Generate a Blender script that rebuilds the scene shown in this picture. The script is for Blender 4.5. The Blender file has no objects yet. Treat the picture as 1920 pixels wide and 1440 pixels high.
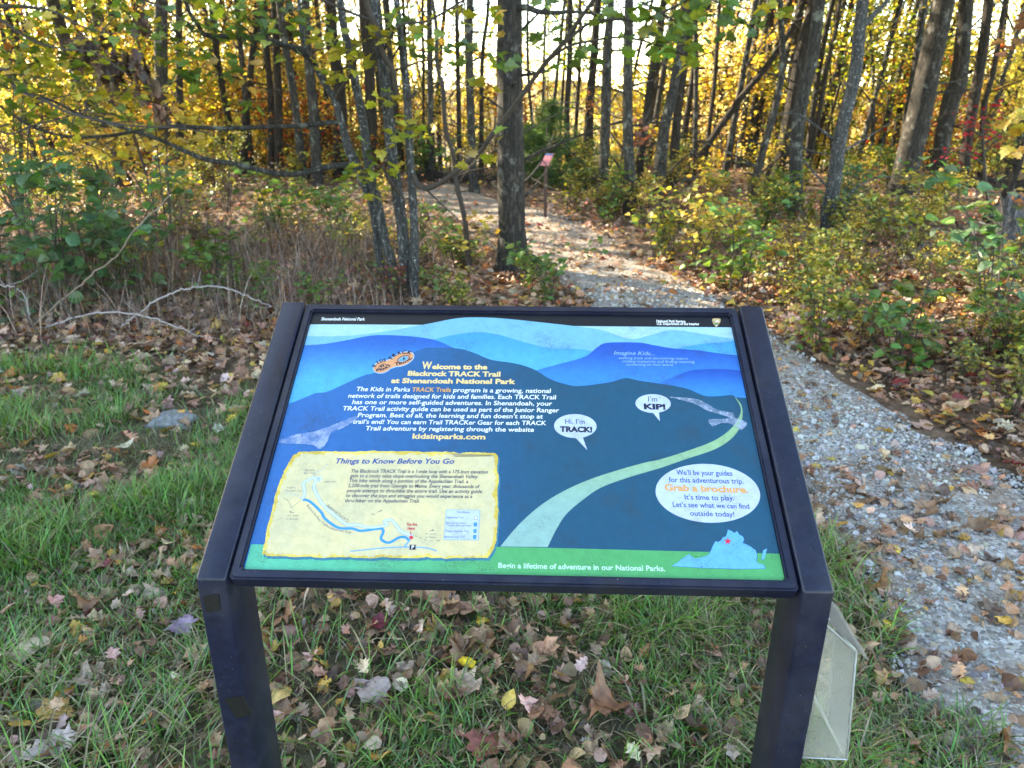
import bpy, bmesh, math, random
import numpy as np
from mathutils import Vector, Matrix

R_ = math.radians
rng = np.random.default_rng(7)
random.seed(7)
S = bpy.context.scene
C = S.collection

# ------------------------------------------------------------------ camera, sky, sun, exposure
F = 1390.0                                   # focal length in pixels of the 1920 x 1440 photograph
CAM = np.array([0.0374, -1.0240, 1.5300])
PITCH, YAW = R_(21.36), R_(1.977)
cam = bpy.data.cameras.new('camera')
cam.sensor_width = 36.0
cam.lens = 36.0 * F / 1920.0
cam.clip_start = 0.05
cam.clip_end = 20000.0
cam.dof.use_dof = True
cam.dof.focus_distance = 1.25
cam.dof.aperture_fstop = 8.5
co = bpy.data.objects.new('camera', cam)
co.location = CAM
co.rotation_euler = (math.pi / 2 - PITCH, 0, YAW)
C.objects.link(co)
S.camera = co

SUN_EL, SUN_AZ = R_(27.0), R_(-58.0)         # azimuth clockwise from +Y: front left
sd = np.array([math.sin(SUN_AZ) * math.cos(SUN_EL), math.cos(SUN_AZ) * math.cos(SUN_EL), math.sin(SUN_EL)])
w = bpy.data.worlds.new('World')
S.world = w
w.use_nodes = True
nt = w.node_tree
bg = nt.nodes['Background']
sky = nt.nodes.new('ShaderNodeTexSky')
sky.sky_type = 'NISHITA'
sky.sun_disc = False
sky.sun_elevation = SUN_EL
sky.sun_rotation = SUN_AZ
sky.altitude = 900
sky.dust_density = 0.6
nt.links.new(sky.outputs[0], bg.inputs[0])
bg.inputs[1].default_value = 0.15
sl = bpy.data.lights.new('sun', 'SUN')
sl.energy = 4.8
sl.angle = R_(0.5)
sl.color = (1.0, 0.92, 0.80)
so = bpy.data.objects.new('sun', sl)
so.rotation_euler = Vector(-sd).to_track_quat('-Z', 'Y').to_euler()
so.location = (-20, 15, 20)
C.objects.link(so)
S.view_settings.view_transform = 'Standard'
S.view_settings.look = 'None'
S.view_settings.gamma = 1.0
S.view_settings.exposure = 3.0
S.view_settings.use_white_balance = True
S.view_settings.white_balance_temperature = 8100
S.view_settings.white_balance_tint = 4
S.cycles.max_bounces = 6
S.cycles.diffuse_bounces = 2
S.cycles.glossy_bounces = 2
S.cycles.transmission_bounces = 4
S.cycles.transparent_max_bounces = 10

# ------------------------------------------------------------------ picking places from the photograph
_cp, _sp, _cy, _sy = math.cos(PITCH), math.sin(PITCH), math.cos(YAW), math.sin(YAW)
FWD = np.array([-_sy * _cp, _cy * _cp, -_sp])
RGT = np.array([_cy, _sy, 0.0])
DWN = np.cross(FWD, RGT)


def ray(px, py):
    return FWD + RGT * (px - 960) / F + DWN * (py - 720) / F


def gnd(px, py):                             # flat-ground point seen at a pixel
    r = ray(px, py)
    p = CAM + r * (-CAM[2] / r[2])
    return p[0], p[1]


def atY(px, py, Y):                          # the point seen at a pixel at forward distance Y
    r = ray(px, py)
    return CAM + r * ((Y - CAM[1]) / r[1])


def lin(c):
    if isinstance(c, str):
        c = [int(c[i:i + 2], 16) / 255 for i in (0, 2, 4)]
    return tuple((x / 12.92 if x <= 0.04045 else ((x + 0.055) / 1.055) ** 2.4) for x in c)


# ------------------------------------------------------------------ ground height
def g(x, y):
    x = np.asarray(x, float)
    y = np.asarray(y, float)
    bump = 0.018 * np.sin(1.7 * x + 0.6) * np.cos(1.3 * y) + 0.012 * np.sin(3.9 * x + 2.2 * y)
    bump = bump * np.clip((np.hypot(x, y) - 0.8) / 2.0, 0.25, 1)
    s = np.clip(y - 15.0, 0, None)
    drop = -0.34 * (np.sqrt(s * s + 16) - 4)
    far = np.clip((y - 700) / 5000.0, 0, 1)
    return bump + np.maximum(drop, -150.0) - 60 * far


# ------------------------------------------------------------------ tagging
def tag(o, label=None, cat=None, group=None, kind=None):
    if label: o['label'] = label
    if cat: o['category'] = cat
    if group: o['group'] = group
    if kind: o['kind'] = kind
    return o


def empty(name, loc, label=None, cat=None, group=None):
    o = bpy.data.objects.new(name, None)
    o.location = loc
    o.empty_display_size = 0.1
    C.objects.link(o)
    return tag(o, label, cat, group)


def link(name, me, parent=None, loc=None):
    o = bpy.data.objects.new(name, me)
    C.objects.link(o)
    if parent is not None: o.parent = parent
    if loc is not None: o.location = loc
    return o


# ------------------------------------------------------------------ materials
def mat(name):
    m = bpy.data.materials.new(name)
    m.use_nodes = True
    n = m.node_tree
    n.nodes.clear()
    out = n.nodes.new('ShaderNodeOutputMaterial')
    return m, n, out


def N(n, t, **kw):
    x = n.nodes.new(t)
    for k, v in kw.items():
        if k in x.inputs: x.inputs[k].default_value = v
        else: setattr(x, k, v)
    return x


def ramp(n, src, stops):
    r = n.nodes.new('ShaderNodeValToRGB')
    e = r.color_ramp.elements
    while len(e) < len(stops): e.new(0.5)
    for el, (p, c) in zip(e, stops):
        el.position = p
        el.color = (c[0], c[1], c[2], 1) if not isinstance(c, (int, float)) else (c, c, c, 1)
    n.links.new(src, r.inputs[0])
    return r


def noise(n, scale, detail=6, rough=0.6, vec=None):
    x = N(n, 'ShaderNodeTexNoise')
    x.inputs['Scale'].default_value = scale
    x.inputs['Detail'].default_value = detail
    x.inputs['Roughness'].default_value = rough
    if vec is not None: n.links.new(vec, x.inputs['Vector'])
    return x


def mixc(n, fac, a, b, mode='MIX'):
    x = n.nodes.new('ShaderNodeMix')
    x.data_type = 'RGBA'
    x.blend_type = mode
    for i, v in ((0, fac), (6, a), (7, b)):
        if hasattr(v, 'is_output'): n.links.new(v, x.inputs[i])
        else: x.inputs[i].default_value = v if i == 0 else (v[0], v[1], v[2], 1)
    return x.outputs[2]


def leaf_mat(name, trans=0.45, gloss=0.06, spots=True, rough=0.45):
    m, n, out = mat(name)
    a = N(n, 'ShaderNodeAttribute')
    a.attribute_name = 'Col'
    col = a.outputs['Color']
    if spots:
        geo = N(n, 'ShaderNodeNewGeometry')
        ns = noise(n, 45, 4, 0.7, geo.outputs['Position'])
        r = ramp(n, ns.outputs['Fac'], [(0.30, 0.45), (0.5, 1.0), (0.75, 1.25)])
        col = mixc(n, 1.0, col, r.outputs[0], 'MULTIPLY')
    d = N(n, 'ShaderNodeBsdfDiffuse')
    t = N(n, 'ShaderNodeBsdfTranslucent')
    gl = N(n, 'ShaderNodeBsdfGlossy', Roughness=rough)
    n.links.new(col, d.inputs[0])
    n.links.new(mixc(n, 0.35, col, (1.0, 0.85, 0.2), 'SOFT_LIGHT'), t.inputs[0])
    mx = N(n, 'ShaderNodeMixShader')
    mx.inputs[0].default_value = trans
    n.links.new(d.outputs[0], mx.inputs[1])
    n.links.new(t.outputs[0], mx.inputs[2])
    m2 = N(n, 'ShaderNodeMixShader')
    m2.inputs[0].default_value = gloss
    n.links.new(mx.outputs[0], m2.inputs[1])
    n.links.new(gl.outputs[0], m2.inputs[2])
    n.links.new(m2.outputs[0], out.inputs[0])
    return m


def bark_mat(name, dark, light, patch=None, patch_amt=0.55, vs=1.0, spots=False):
    m, n, out = mat(name)
    tc = N(n, 'ShaderNodeTexCoord')
    mp = N(n, 'ShaderNodeMapping')
    mp.inputs['Scale'].default_value = (1, 1, 0.18)
    n.links.new(tc.outputs['Object'], mp.inputs[0])
    a = noise(n, 26 * vs, 8, 0.7, mp.outputs[0])
    vo = N(n, 'ShaderNodeTexVoronoi')
    vo.feature = 'DISTANCE_TO_EDGE'
    vo.inputs['Scale'].default_value = 34 * vs
    wp = mixc(n, 0.12, mp.outputs[0], a.outputs['Color'], 'ADD')
    n.links.new(wp, vo.inputs['Vector'])
    crk = ramp(n, vo.outputs[0], [(0.0, 0.06), (0.20, 1.0)])
    c = ramp(n, a.outputs['Fac'], [(0.32, dark), (0.52, tuple((x + y) / 2 for x, y in zip(dark, light))), (0.72, light)]).outputs[0]
    c = mixc(n, 0.75, c, crk.outputs[0], 'MULTIPLY')
    if patch:
        b = noise(n, 6.5, 6, 0.65, tc.outputs['Object'])
        r = ramp(n, b.outputs['Fac'], [(patch_amt, 0), (patch_amt + 0.08, 0.8)])
        c = mixc(n, r.outputs[0], c, patch)
    if spots:
        b = noise(n, 42, 2, 0.5, tc.outputs['Object'])
        r = ramp(n, b.outputs['Fac'], [(0.62, 0), (0.67, 0.9)])
        c = mixc(n, r.outputs[0], c, (0.42, 0.42, 0.40))
    p = N(n, 'ShaderNodeBsdfPrincipled', Roughness=0.9)
    n.links.new(c, p.inputs['Base Color'])
    bp = N(n, 'ShaderNodeBump', Strength=1.0, Distance=0.04)
    hs = n.nodes.new('ShaderNodeMath')
    hs.operation = 'MULTIPLY'
    n.links.new(a.outputs['Fac'], hs.inputs[0])
    n.links.new(crk.outputs[0], hs.inputs[1])
    n.links.new(hs.outputs[0], bp.inputs['Height'])
    n.links.new(bp.outputs[0], p.inputs['Normal'])
    n.links.new(p.outputs[0], out.inputs[0])
    return m


def simple_mat(name, col, rough=0.6, nz=0.25, scale=30, bump=0.2, metal=0.0, spec=0.5, speck=0.0):
    m, n, out = mat(name)
    tc = N(n, 'ShaderNodeTexCoord')
    a = noise(n, scale, 6, 0.65, tc.outputs['Object'])
    r = ramp(n, a.outputs['Fac'], [(0.3, tuple(c * (1 - nz) for c in col)), (0.7, tuple(min(1, c * (1 + nz)) for c in col))])
    c = r.outputs[0]
    if speck:
        b = noise(n, 420, 2, 0.5, tc.outputs['Object'])
        k = noise(n, 9, 3, 0.6, tc.outputs['Object'])
        s = n.nodes.new('ShaderNodeMath'); s.operation = 'ADD'
        n.links.new(b.outputs['Fac'], s.inputs[0]); n.links.new(k.outputs['Fac'], s.inputs[1])
        r2 = ramp(n, s.outputs[0], [(0.0, 0.0), (0.5, 0.0), (0.999, 1.0)])
        r2.color_ramp.elements[1].position = 1.0 - 0.0001
        m2 = n.nodes.new('ShaderNodeMapRange')
        m2.inputs['From Min'].default_value = 1.14; m2.inputs['From Max'].default_value = 1.22
        m2.inputs['To Max'].default_value = speck
        n.links.new(s.outputs[0], m2.inputs[0])
        c = mixc(n, m2.outputs[0], c, (0.008, 0.008, 0.012))
    p = N(n, 'ShaderNodeBsdfPrincipled', Roughness=rough, Metallic=metal)
    p.inputs['Specular IOR Level'].default_value = spec
    n.links.new(c, p.inputs['Base Color'])
    if bump:
        bp = N(n, 'ShaderNodeBump', Strength=bump, Distance=0.004)
        n.links.new(a.outputs['Fac'], bp.inputs['Height'])
        n.links.new(bp.outputs[0], p.inputs['Normal'])
    n.links.new(p.outputs[0], out.inputs[0])
    return m


M_LEAF = leaf_mat('leaf_living')
M_FAR = leaf_mat('leaf_living_small', 0.66, 0.03, False)
M_LITTER = leaf_mat('leaf_dead', 0.15, 0.05, True, 0.5)
M_GRASS = leaf_mat('grass_blade', 0.3, 0.06, False, 0.4)
M_OAK = bark_mat('bark_oak', (0.010, 0.008, 0.006), (0.115, 0.092, 0.076), (0.22, 0.215, 0.195), 0.565)
M_BROWN = bark_mat('bark_brown', (0.012, 0.008, 0.006), (0.095, 0.066, 0.047))
M_GREY = bark_mat('bark_grey', (0.018, 0.016, 0.014), (0.135, 0.12, 0.105), (0.25, 0.27, 0.23), 0.56)
M_PALE = bark_mat('bark_pale', (0.045, 0.045, 0.048), (0.21, 0.21, 0.215), None, 0.5, 1.3, True)
M_TWIG = simple_mat('twig', (0.040, 0.030, 0.025), 0.85, 0.4, 60)
M_DRYTWIG = simple_mat('dry_twig', (0.20, 0.15, 0.115), 0.85, 0.4, 40)
M_CANE = simple_mat('cane', (0.30, 0.26, 0.27), 0.7, 0.3, 60)

# ------------------------------------------------------------------ mesh helpers
def mk(name, V, faces, mats, col=None, smooth=False, midx=None):
    """faces: list of (k, n) index arrays, one per polygon size"""
    me = bpy.data.meshes.new(name)
    V = np.asarray(V, np.float32)
    if isinstance(faces, np.ndarray): faces = [faces]
    faces = [f for f in faces if len(f)]
    loops = np.concatenate([f.ravel() for f in faces]).astype(np.int32)
    tot = np.concatenate([np.full(len(f), f.shape[1]) for f in faces]).astype(np.int32)
    st = np.concatenate([[0], np.cumsum(tot)[:-1]]).astype(np.int32)
    me.vertices.add(len(V)); me.vertices.foreach_set('co', V.ravel())
    me.loops.add(len(loops)); me.loops.foreach_set('vertex_index', loops)
    me.polygons.add(len(tot)); me.polygons.foreach_set('loop_start', st)
    try: me.polygons.foreach_set('loop_total', tot)
    except Exception: pass
    for m in (mats if isinstance(mats, (list, tuple)) else [mats]): me.materials.append(m)
    if midx is not None: me.polygons.foreach_set('material_index', np.asarray(midx, np.int32))
    me.polygons.foreach_set('use_smooth', np.full(len(tot), smooth))
    me.update(calc_edges=True)
    if col is not None:
        a = me.attributes.new('Col', 'FLOAT_COLOR', 'POINT')
        c4 = np.ones((len(V), 4), np.float32)
        c4[:, :3] = col
        a.data.foreach_set('color', c4.ravel())
    return me


def catmull(P, k):
    P = np.asarray(P, float)
    if len(P) < 3:
        t = np.linspace(0, 1, k * (len(P) - 1) + 1)[:, None]
        return P[0] * (1 - t) + P[-1] * t
    Q = np.vstack([2 * P[0] - P[1], P, 2 * P[-1] - P[-2]])
    out = []
    for i in range(1, len(Q) - 2):
        t = np.linspace(0, 1, k, endpoint=False)[:, None]
        a, b, c, d = Q[i - 1], Q[i], Q[i + 1], Q[i + 2]
        out.append(0.5 * (2 * b + (c - a) * t + (2 * a - 5 * b + 4 * c - d) * t ** 2 + (3 * b - a - 3 * c + d) * t ** 3))
    out.append(Q[-2][None])
    return np.vstack(out)


def tube_arrays(P, rad, ns=8, wob=0.0):
    P = np.asarray(P, float)
    rad = np.asarray(rad, float)
    T = np.gradient(P, axis=0)
    T /= np.linalg.norm(T, axis=1)[:, None] + 1e-9
    up = np.array([0.0, 0, 1]) if abs(T[0][2]) < 0.9 else np.array([0.0, 1, 0])
    n0 = np.cross(T[0], up); n0 /= np.linalg.norm(n0)
    nrm = [n0]
    for i in range(1, len(P)):
        v = nrm[-1] - T[i] * (nrm[-1] @ T[i])
        nrm.append(v / (np.linalg.norm(v) + 1e-9))
    nrm = np.array(nrm)
    bi = np.cross(T, nrm)
    a = np.linspace(0, 2 * np.pi, ns, endpoint=False)
    ca, sa = np.cos(a), np.sin(a)
    rr = rad[:, None] * np.ones(ns)[None]
    if wob:
        k = np.arange(len(P))[:, None]
        ph = rng.uniform(0, 6.28, 4)
        rr = rr * (1 + wob * (np.sin(3 * a[None] + ph[0] + 0.21 * k) * 0.5 + np.sin(5 * a[None] + ph[1] - 0.35 * k) * 0.3
                              + rng.normal(0, 0.25, rr.shape)))
    V = P[:, None] + rr[..., None] * (nrm[:, None] * ca[None, :, None] + bi[:, None] * sa[None, :, None])
    m = len(P)
    i = np.arange(m - 1)[:, None] * ns
    j = np.arange(ns)[None]
    j2 = (j + 1) % ns
    Fq = np.stack([i + j, i + j2, i + ns + j2, i + ns + j], -1).reshape(-1, 4)
    V = np.vstack([V.reshape(-1, 3), P[-1][None]])
    e = (m - 1) * ns
    Ft = np.stack([e + j[0], e + j2[0], np.full(ns, m * ns)], -1)
    return V, Fq, Ft


class Tubes:
    def __init__(s): s.V, s.Q, s.T, s.n = [], [], [], 0

    def add(s, P, rad, ns=8, wob=0.0):
        V, q, t = tube_arrays(P, rad, ns, wob)
        s.V.append(V); s.Q.append(q + s.n); s.T.append(t + s.n); s.n += len(V)

    def mesh(s, name, m, off=None):
        V = np.vstack(s.V)
        if off is not None: V = V - np.asarray(off)
        return mk(name, V, [np.vstack(s.Q), np.vstack(s.T)], m, smooth=True)


def bez(P, r0, r1, k=6, power=1.0):
    Q = catmull(P, k)
    t = np.linspace(0, 1, len(Q))
    return Q, r0 + (r1 - r0) * t ** power


# leaf shapes: half outlines (width, along) from base to tip; each leaf folded along its midrib
def leaf_tpl(half, fold=0.25, curl=0.0, stalk=0.0, cols=1):
    h = np.array(half, float)
    k = len(h)
    ym = np.linspace(h[0][1], h[-1][1], k)
    ym = 0.5 * ym + 0.5 * np.maximum.accumulate(h[:, 1])
    ym[0], ym[-1] = h[0][1], h[-1][1]
    rows = []
    for s in np.linspace(-1, 1, 2 * cols + 1):
        x = h[:, 0] * s
        y = ym * (1 - abs(s)) + h[:, 1] * abs(s)
        z = fold * abs(x) - curl * (y - 0.4) ** 2 + 0 * x
        rows.append(np.stack([x, y, z], 1))
    V = np.vstack(rows)
    Fc = []
    nr = len(rows)
    for r in range(nr - 1):
        for i in range(k - 1):
            Fc.append((r * k + i, (r + 1) * k + i, (r + 1) * k + i + 1, r * k + i + 1))
    return V, np.array(Fc)


OVAL = leaf_tpl([(0.0, 0), (0.30, 0.30), (0.26, 0.65), (0.0, 1.0)], 0.3, 0.25)
OVALW = leaf_tpl([(0.0, 0), (0.33, 0.16), (0.42, 0.42), (0.27, 0.78), (0.0, 1.05)], 0.22, 0.3)
MAPLE = leaf_tpl([(0.0, 0.0), (0.30, -0.10), (0.34, 0.08), (0.62, 0.30), (0.40, 0.42), (0.46, 0.66), (0.26, 0.62), (0.16, 0.80), (0.0, 1.08)], 0.22, 0.3)
OAKL = leaf_tpl([(0.0, 0.0), (0.13, 0.10), (0.10, 0.20), (0.32, 0.33), (0.15, 0.42), (0.40, 0.60), (0.20, 0.66), (0.30, 0.86), (0.12, 0.88), (0.0, 1.1)], 0.3, 0.35)


def rot_frames(n, tilt, roll=None):
    """random leaf frames: normal within about tilt of straight up"""
    a = rng.uniform(0, 2 * np.pi, n)
    nz = np.stack([rng.normal(0, tilt, n), rng.normal(0, tilt, n), np.ones(n)], 1)
    nz /= np.linalg.norm(nz, axis=1)[:, None]
    d = np.stack([np.cos(a), np.sin(a), np.zeros(n)], 1)
    d -= nz * (d * nz).sum(1)[:, None]
    d /= np.linalg.norm(d, axis=1)[:, None]
    x = np.cross(d, nz)
    return np.stack([x, d, nz], 2)


def leaves(centers, size, tpl, cols, tilt=0.6, frames=None):
    V0, F0 = tpl
    n = len(centers)
    Rm = rot_frames(n, tilt) if frames is None else frames
    size = np.broadcast_to(size, (n,))
    V = np.einsum('nij,vj->nvi', Rm, V0) * size[:, None, None] + np.asarray(centers)[:, None]
    Fa = (F0[None] + (np.arange(n) * len(V0))[:, None, None]).reshape(-1, F0.shape[1])
    c = np.repeat(np.asarray(cols), len(V0), 0)
    return V.reshape(-1, 3), Fa, c


def pal(n, colours, weights=None, var=0.25):
    w_ = None if weights is None else np.array(weights) / np.sum(weights)
    i = rng.choice(len(colours), n, p=w_)
    c = np.array(colours)[i]
    return np.clip(c * np.exp(rng.normal(0, var, (n, 1))) * np.exp(rng.normal(0, 0.08, (n, 3))), 0.002, 0.85)


def join(parts):
    Vs, Fs, Cs, k = [], [], [], 0
    for V, f, c in parts:
        Vs.append(V); Fs.append(f + k); Cs.append(c); k += len(V)
    sizes = sorted({f.shape[1] for f in Fs})
    return np.vstack(Vs), [np.vstack([f for f in Fs if f.shape[1] == s]) for s in sizes], np.vstack(Cs)


GREEN = [(0.045, 0.10, 0.022), (0.06, 0.13, 0.03), (0.035, 0.085, 0.03)]
YGREEN = [(0.14, 0.17, 0.02), (0.22, 0.22, 0.025), (0.10, 0.15, 0.025)]
YELLOW = [(0.48, 0.36, 0.05), (0.42, 0.34, 0.05), (0.56, 0.42, 0.08)]
GOLD = [(0.46, 0.27, 0.06), (0.52, 0.33, 0.08), (0.40, 0.29, 0.06)]
ORANGE = [(0.42, 0.14, 0.03), (0.36, 0.11, 0.03), (0.46, 0.20, 0.05)]
RED = [(0.32, 0.03, 0.02), (0.25, 0.02, 0.025), (0.30, 0.06, 0.03)]
BROWN = [(0.14, 0.07, 0.04), (0.10, 0.055, 0.035), (0.19, 0.10, 0.06)]
TAN = [(0.37, 0.20, 0.12), (0.30, 0.155, 0.09), (0.42, 0.255, 0.16)]
PINKT = [(0.46, 0.29, 0.21), (0.48, 0.34, 0.26), (0.40, 0.24, 0.17)]


# ------------------------------------------------------------------ ground sheet, path, far hills
Lpx = [(1800, 1640), (1750, 1440), (1700, 1330), (1640, 1200), (1590, 1080)]
Lp = [gnd(*p) for p in Lpx] + [(0.80, 2.2), (0.72, 3.3)] + [gnd(*p) for p in [(1100, 565), (1050, 530), (990, 480), (925, 440), (830, 402), (730, 365)]]
Rp = [gnd(*p) for p in [(2500, 1500), (2200, 1150), (1990, 965), (1880, 885), (1760, 825), (1640, 757), (1513, 673), (1450, 630), (1340, 560), (1290, 530), (1190, 480), (1130, 442), (1060, 412), (930, 375), (850, 345)]]


def resamp(P, n):
    Q = catmull(P, 8)
    s = np.concatenate([[0], np.cumsum(np.linalg.norm(np.diff(Q, axis=0), axis=1))])
    t = np.linspace(0, s[-1], n)
    return np.stack([np.interp(t, s, Q[:, 0]), np.interp(t, s, Q[:, 1])], 1)


PL, PR = resamp(Lp, 140), resamp(Rp, 140)
PATH = np.vstack([PL, PR[::-1]])


def inside(x, y, poly=PATH):
    x = np.asarray(x); y = np.asarray(y)
    r = np.zeros(x.shape, bool)
    xs, ys = poly[:, 0], poly[:, 1]
    xj, yj = np.roll(xs, 1), np.roll(ys, 1)
    for a, b, c, d in zip(xs, ys, xj, yj):
        if b == d: continue
        k = ((b > y) != (d > y)) & (x < (c - a) * (y - b) / (d - b) + a)
        r ^= k
    return r


def vnoise(x, y, s, seed=0):
    """cheap smooth value noise, 0..1"""
    x = np.asarray(x) * s + seed * 17.3; y = np.asarray(y) * s + seed * 7.1
    xi, yi = np.floor(x), np.floor(y)
    fx, fy = x - xi, y - yi
    fx = fx * fx * (3 - 2 * fx); fy = fy * fy * (3 - 2 * fy)
    h = lambda a, b: np.modf(np.abs(np.sin(a * 127.1 + b * 311.7) * 43758.5453))[0]
    return (h(xi, yi) * (1 - fx) + h(xi + 1, yi) * fx) * (1 - fy) + (h(xi, yi + 1) * (1 - fx) + h(xi + 1, yi + 1) * fx) * fy


def lawn(x, y):
    lim = 3.1 + 0.7 * (vnoise(x, y, 0.9, 3) - 0.5) + 0.25 * np.clip(-x - 1.5, 0, 3)
    return np.clip((lim - y) / 0.9, 0, 1) * (x < np.interp(y, PL[:, 1], PL[:, 0]) + 0.5)


def warp(n, a, k): 
    t = np.linspace(-1, 1, n)
    return a * np.sinh(k * t) / math.sinh(k)


gx = warp(260, 5200, 9.2)
gy = np.concatenate([-np.geomspace(600, 2.0, 26), np.linspace(-1.9, 20, 150), np.geomspace(20.3, 9000, 90)])
GX, GY = np.meshgrid(gx, gy)
GZ = g(GX, GY) + np.where((np.abs(GX) < 14) & (GY < 18) & (GY > -3), 0.022 * (vnoise(GX, GY, 5, 1) - 0.5), 0)
nx, ny = len(gx), len(gy)
ii = (np.arange(ny - 1)[:, None] * nx + np.arange(nx - 1)[None]).ravel()
Gf = np.stack([ii, ii + 1, ii + nx + 1, ii + nx], 1)
m, n, out = mat('forest_floor')
geo = N(n, 'ShaderNodeNewGeometry')
a = noise(n, 22, 8, 0.7, geo.outputs['Position'])
b = noise(n, 2.2, 5, 0.6, geo.outputs['Position'])
c1 = ramp(n, a.outputs['Fac'], [(0.28, (0.045, 0.028, 0.019)), (0.5, (0.13, 0.078, 0.048)), (0.75, (0.26, 0.16, 0.10))]).outputs[0]
c2 = ramp(n, a.outputs['Fac'], [(0.28, (0.045, 0.038, 0.022)), (0.52, (0.11, 0.095, 0.052)), (0.75, (0.22, 0.185, 0.11))]).outputs[0]
at = N(n, 'ShaderNodeAttribute'); at.attribute_name = 'Col'
sx = N(n, 'ShaderNodeSeparateColor')
n.links.new(at.outputs['Color'], sx.inputs[0])
c = mixc(n, sx.outputs[0], c1, c2)
r = ramp(n, b.outputs['Fac'], [(0.35, 0.75), (0.65, 1.15)])
c = mixc(n, 1.0, c, r.outputs[0], 'MULTIPLY')
fn = noise(n, 0.05, 8, 0.7, geo.outputs['Position'])
fc = ramp(n, fn.outputs['Fac'], [(0.35, (0.05, 0.055, 0.03)), (0.5, (0.12, 0.085, 0.04)), (0.65, (0.20, 0.12, 0.05))])
c = mixc(n, sx.outputs[1], c, fc.outputs[0])
p = N(n, 'ShaderNodeBsdfPrincipled', Roughness=0.95)
n.links.new(c, p.inputs['Base Color'])
bp = N(n, 'ShaderNodeBump', Strength=0.8, Distance=0.02)
n.links.new(a.outputs['Fac'], bp.inputs['Height']); n.links.new(bp.outputs[0], p.inputs['Normal'])
n.links.new(p.outputs[0], out.inputs[0])
gcol = np.stack([np.where((np.abs(GX) < 30) & (GY > -8), lawn(GX, GY), (GY < 0) * 1.0), np.clip((GY - 25) / 30, 0, 1), 0 * GX], -1).reshape(-1, 3)
tag(link('ground', mk('ground', np.stack([GX, GY, GZ], -1).reshape(-1, 3), Gf, m, gcol, True)), kind='structure')

# gravel path: a sheet a little above the ground, its edges dipping under
nc = 13
t = np.linspace(0, 1, nc)[None, :, None]
PV = PL[:, None] * (1 - t) + PR[:, None] * t
jit = (vnoise(PV[..., 0], PV[..., 1], 3.0, 5) - 0.5) * 0.16
PV[:, 0, 0] += jit[:, 0]; PV[:, -1, 0] += jit[:, -1]
pz = g(PV[..., 0], PV[..., 1]) + 0.016 + 0.012 * (vnoise(PV[..., 0], PV[..., 1], 2.5, 8) - 0.5)
pz[:, [0, -1]] -= 0.022
Pm = np.concatenate([PV, pz[..., None]], -1).reshape(-1, 3)
ii = (np.arange(139)[:, None] * nc + np.arange(nc - 1)[None]).ravel()
m, n, out = mat('gravel')
geo = N(n, 'ShaderNodeNewGeometry')
v = N(n, 'ShaderNodeTexVoronoi'); v.inputs['Scale'].default_value = 75
n.links.new(geo.outputs['Position'], v.inputs['Vector'])
hs = N(n, 'ShaderNodeSeparateColor'); n.links.new(v.outputs['Color'], hs.inputs[0])
c = ramp(n, hs.outputs[0], [(0.0, (0.14, 0.13, 0.125)), (0.45, (0.30, 0.28, 0.265)), (0.8, (0.40, 0.38, 0.36)), (1.0, (0.54, 0.52, 0.50))]).outputs[0]
k = noise(n, 3.0, 6, 0.65, geo.outputs['Position'])
rr = ramp(n, k.outputs['Fac'], [(0.42, 0.0), (0.60, 0.8)])
sp = N(n, 'ShaderNodeSeparateXYZ'); n.links.new(geo.outputs['Position'], sp.inputs[0])
far_ = N(n, 'ShaderNodeMapRange'); far_.inputs['From Min'].default_value = 3.0; far_.inputs['From Max'].default_value = 8.0; far_.inputs['To Max'].default_value = 0.7
n.links.new(sp.outputs[1], far_.inputs[0])
mxx = n.nodes.new('ShaderNodeMath'); mxx.operation = 'MAXIMUM'
n.links.new(rr.outputs[0], mxx.inputs[0]); n.links.new(far_.outputs[0], mxx.inputs[1])
k2 = noise(n, 90, 3, 0.65, geo.outputs['Position'])
cb = ramp(n, k2.outputs['Fac'], [(0.3, (0.10, 0.06, 0.04)), (0.7, (0.34, 0.23, 0.16))]).outputs[0]
c = mixc(n, mxx.outputs[0], c, cb)
p = N(n, 'ShaderNodeBsdfPrincipled', Roughness=0.9)
n.links.new(c, p.inputs['Base Color'])
bp = N(n, 'ShaderNodeBump', Strength=1.0, Distance=0.01)
n.links.new(v.outputs['Distance'], bp.inputs['Height']); bp.invert = True
n.links.new(bp.outputs[0], p.inputs['Normal'])
n.links.new(p.outputs[0], out.inputs[0])
tag(link('path', mk('path', Pm, np.stack([ii, ii + 1, ii + nc + 1, ii + nc], 1), m, None, True)), kind='structure')

# far ridge lines across the valley, wooded
m, n, out = mat('far_forest')
geo = N(n, 'ShaderNodeNewGeometry')
a = noise(n, 0.006, 8, 0.7, geo.outputs['Position'])
c = ramp(n, a.outputs['Fac'], [(0.3, (0.07, 0.075, 0.045)), (0.5, (0.14, 0.10, 0.055)), (0.7, (0.20, 0.13, 0.06))]).outputs[0]
p = N(n, 'ShaderNodeBsdfDiffuse'); n.links.new(c, p.inputs[0]); n.links.new(p.outputs[0], out.inputs[0])
hx = np.linspace(-6500, 6500, 260)
hy = np.linspace(2600, 6800, 40)
HX, HY = np.meshgrid(hx, hy)
hz = -190 + (150 + 75 * np.sin(HX / 830 + 1.0) + 45 * np.sin(HX / 311 + 2) + 18 * np.sin(HX / 120)) * np.exp(-((HY - 4300 - 400 * np.sin(HX / 1500)) / 900) ** 2)
hz += (230 + 60 * np.sin(HX / 1100 + 4) + 30 * np.sin(HX / 400)) * np.exp(-((HY - 6300) / 700) ** 2)
ii = (np.arange(39)[:, None] * 260 + np.arange(259)[None]).ravel()
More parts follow.
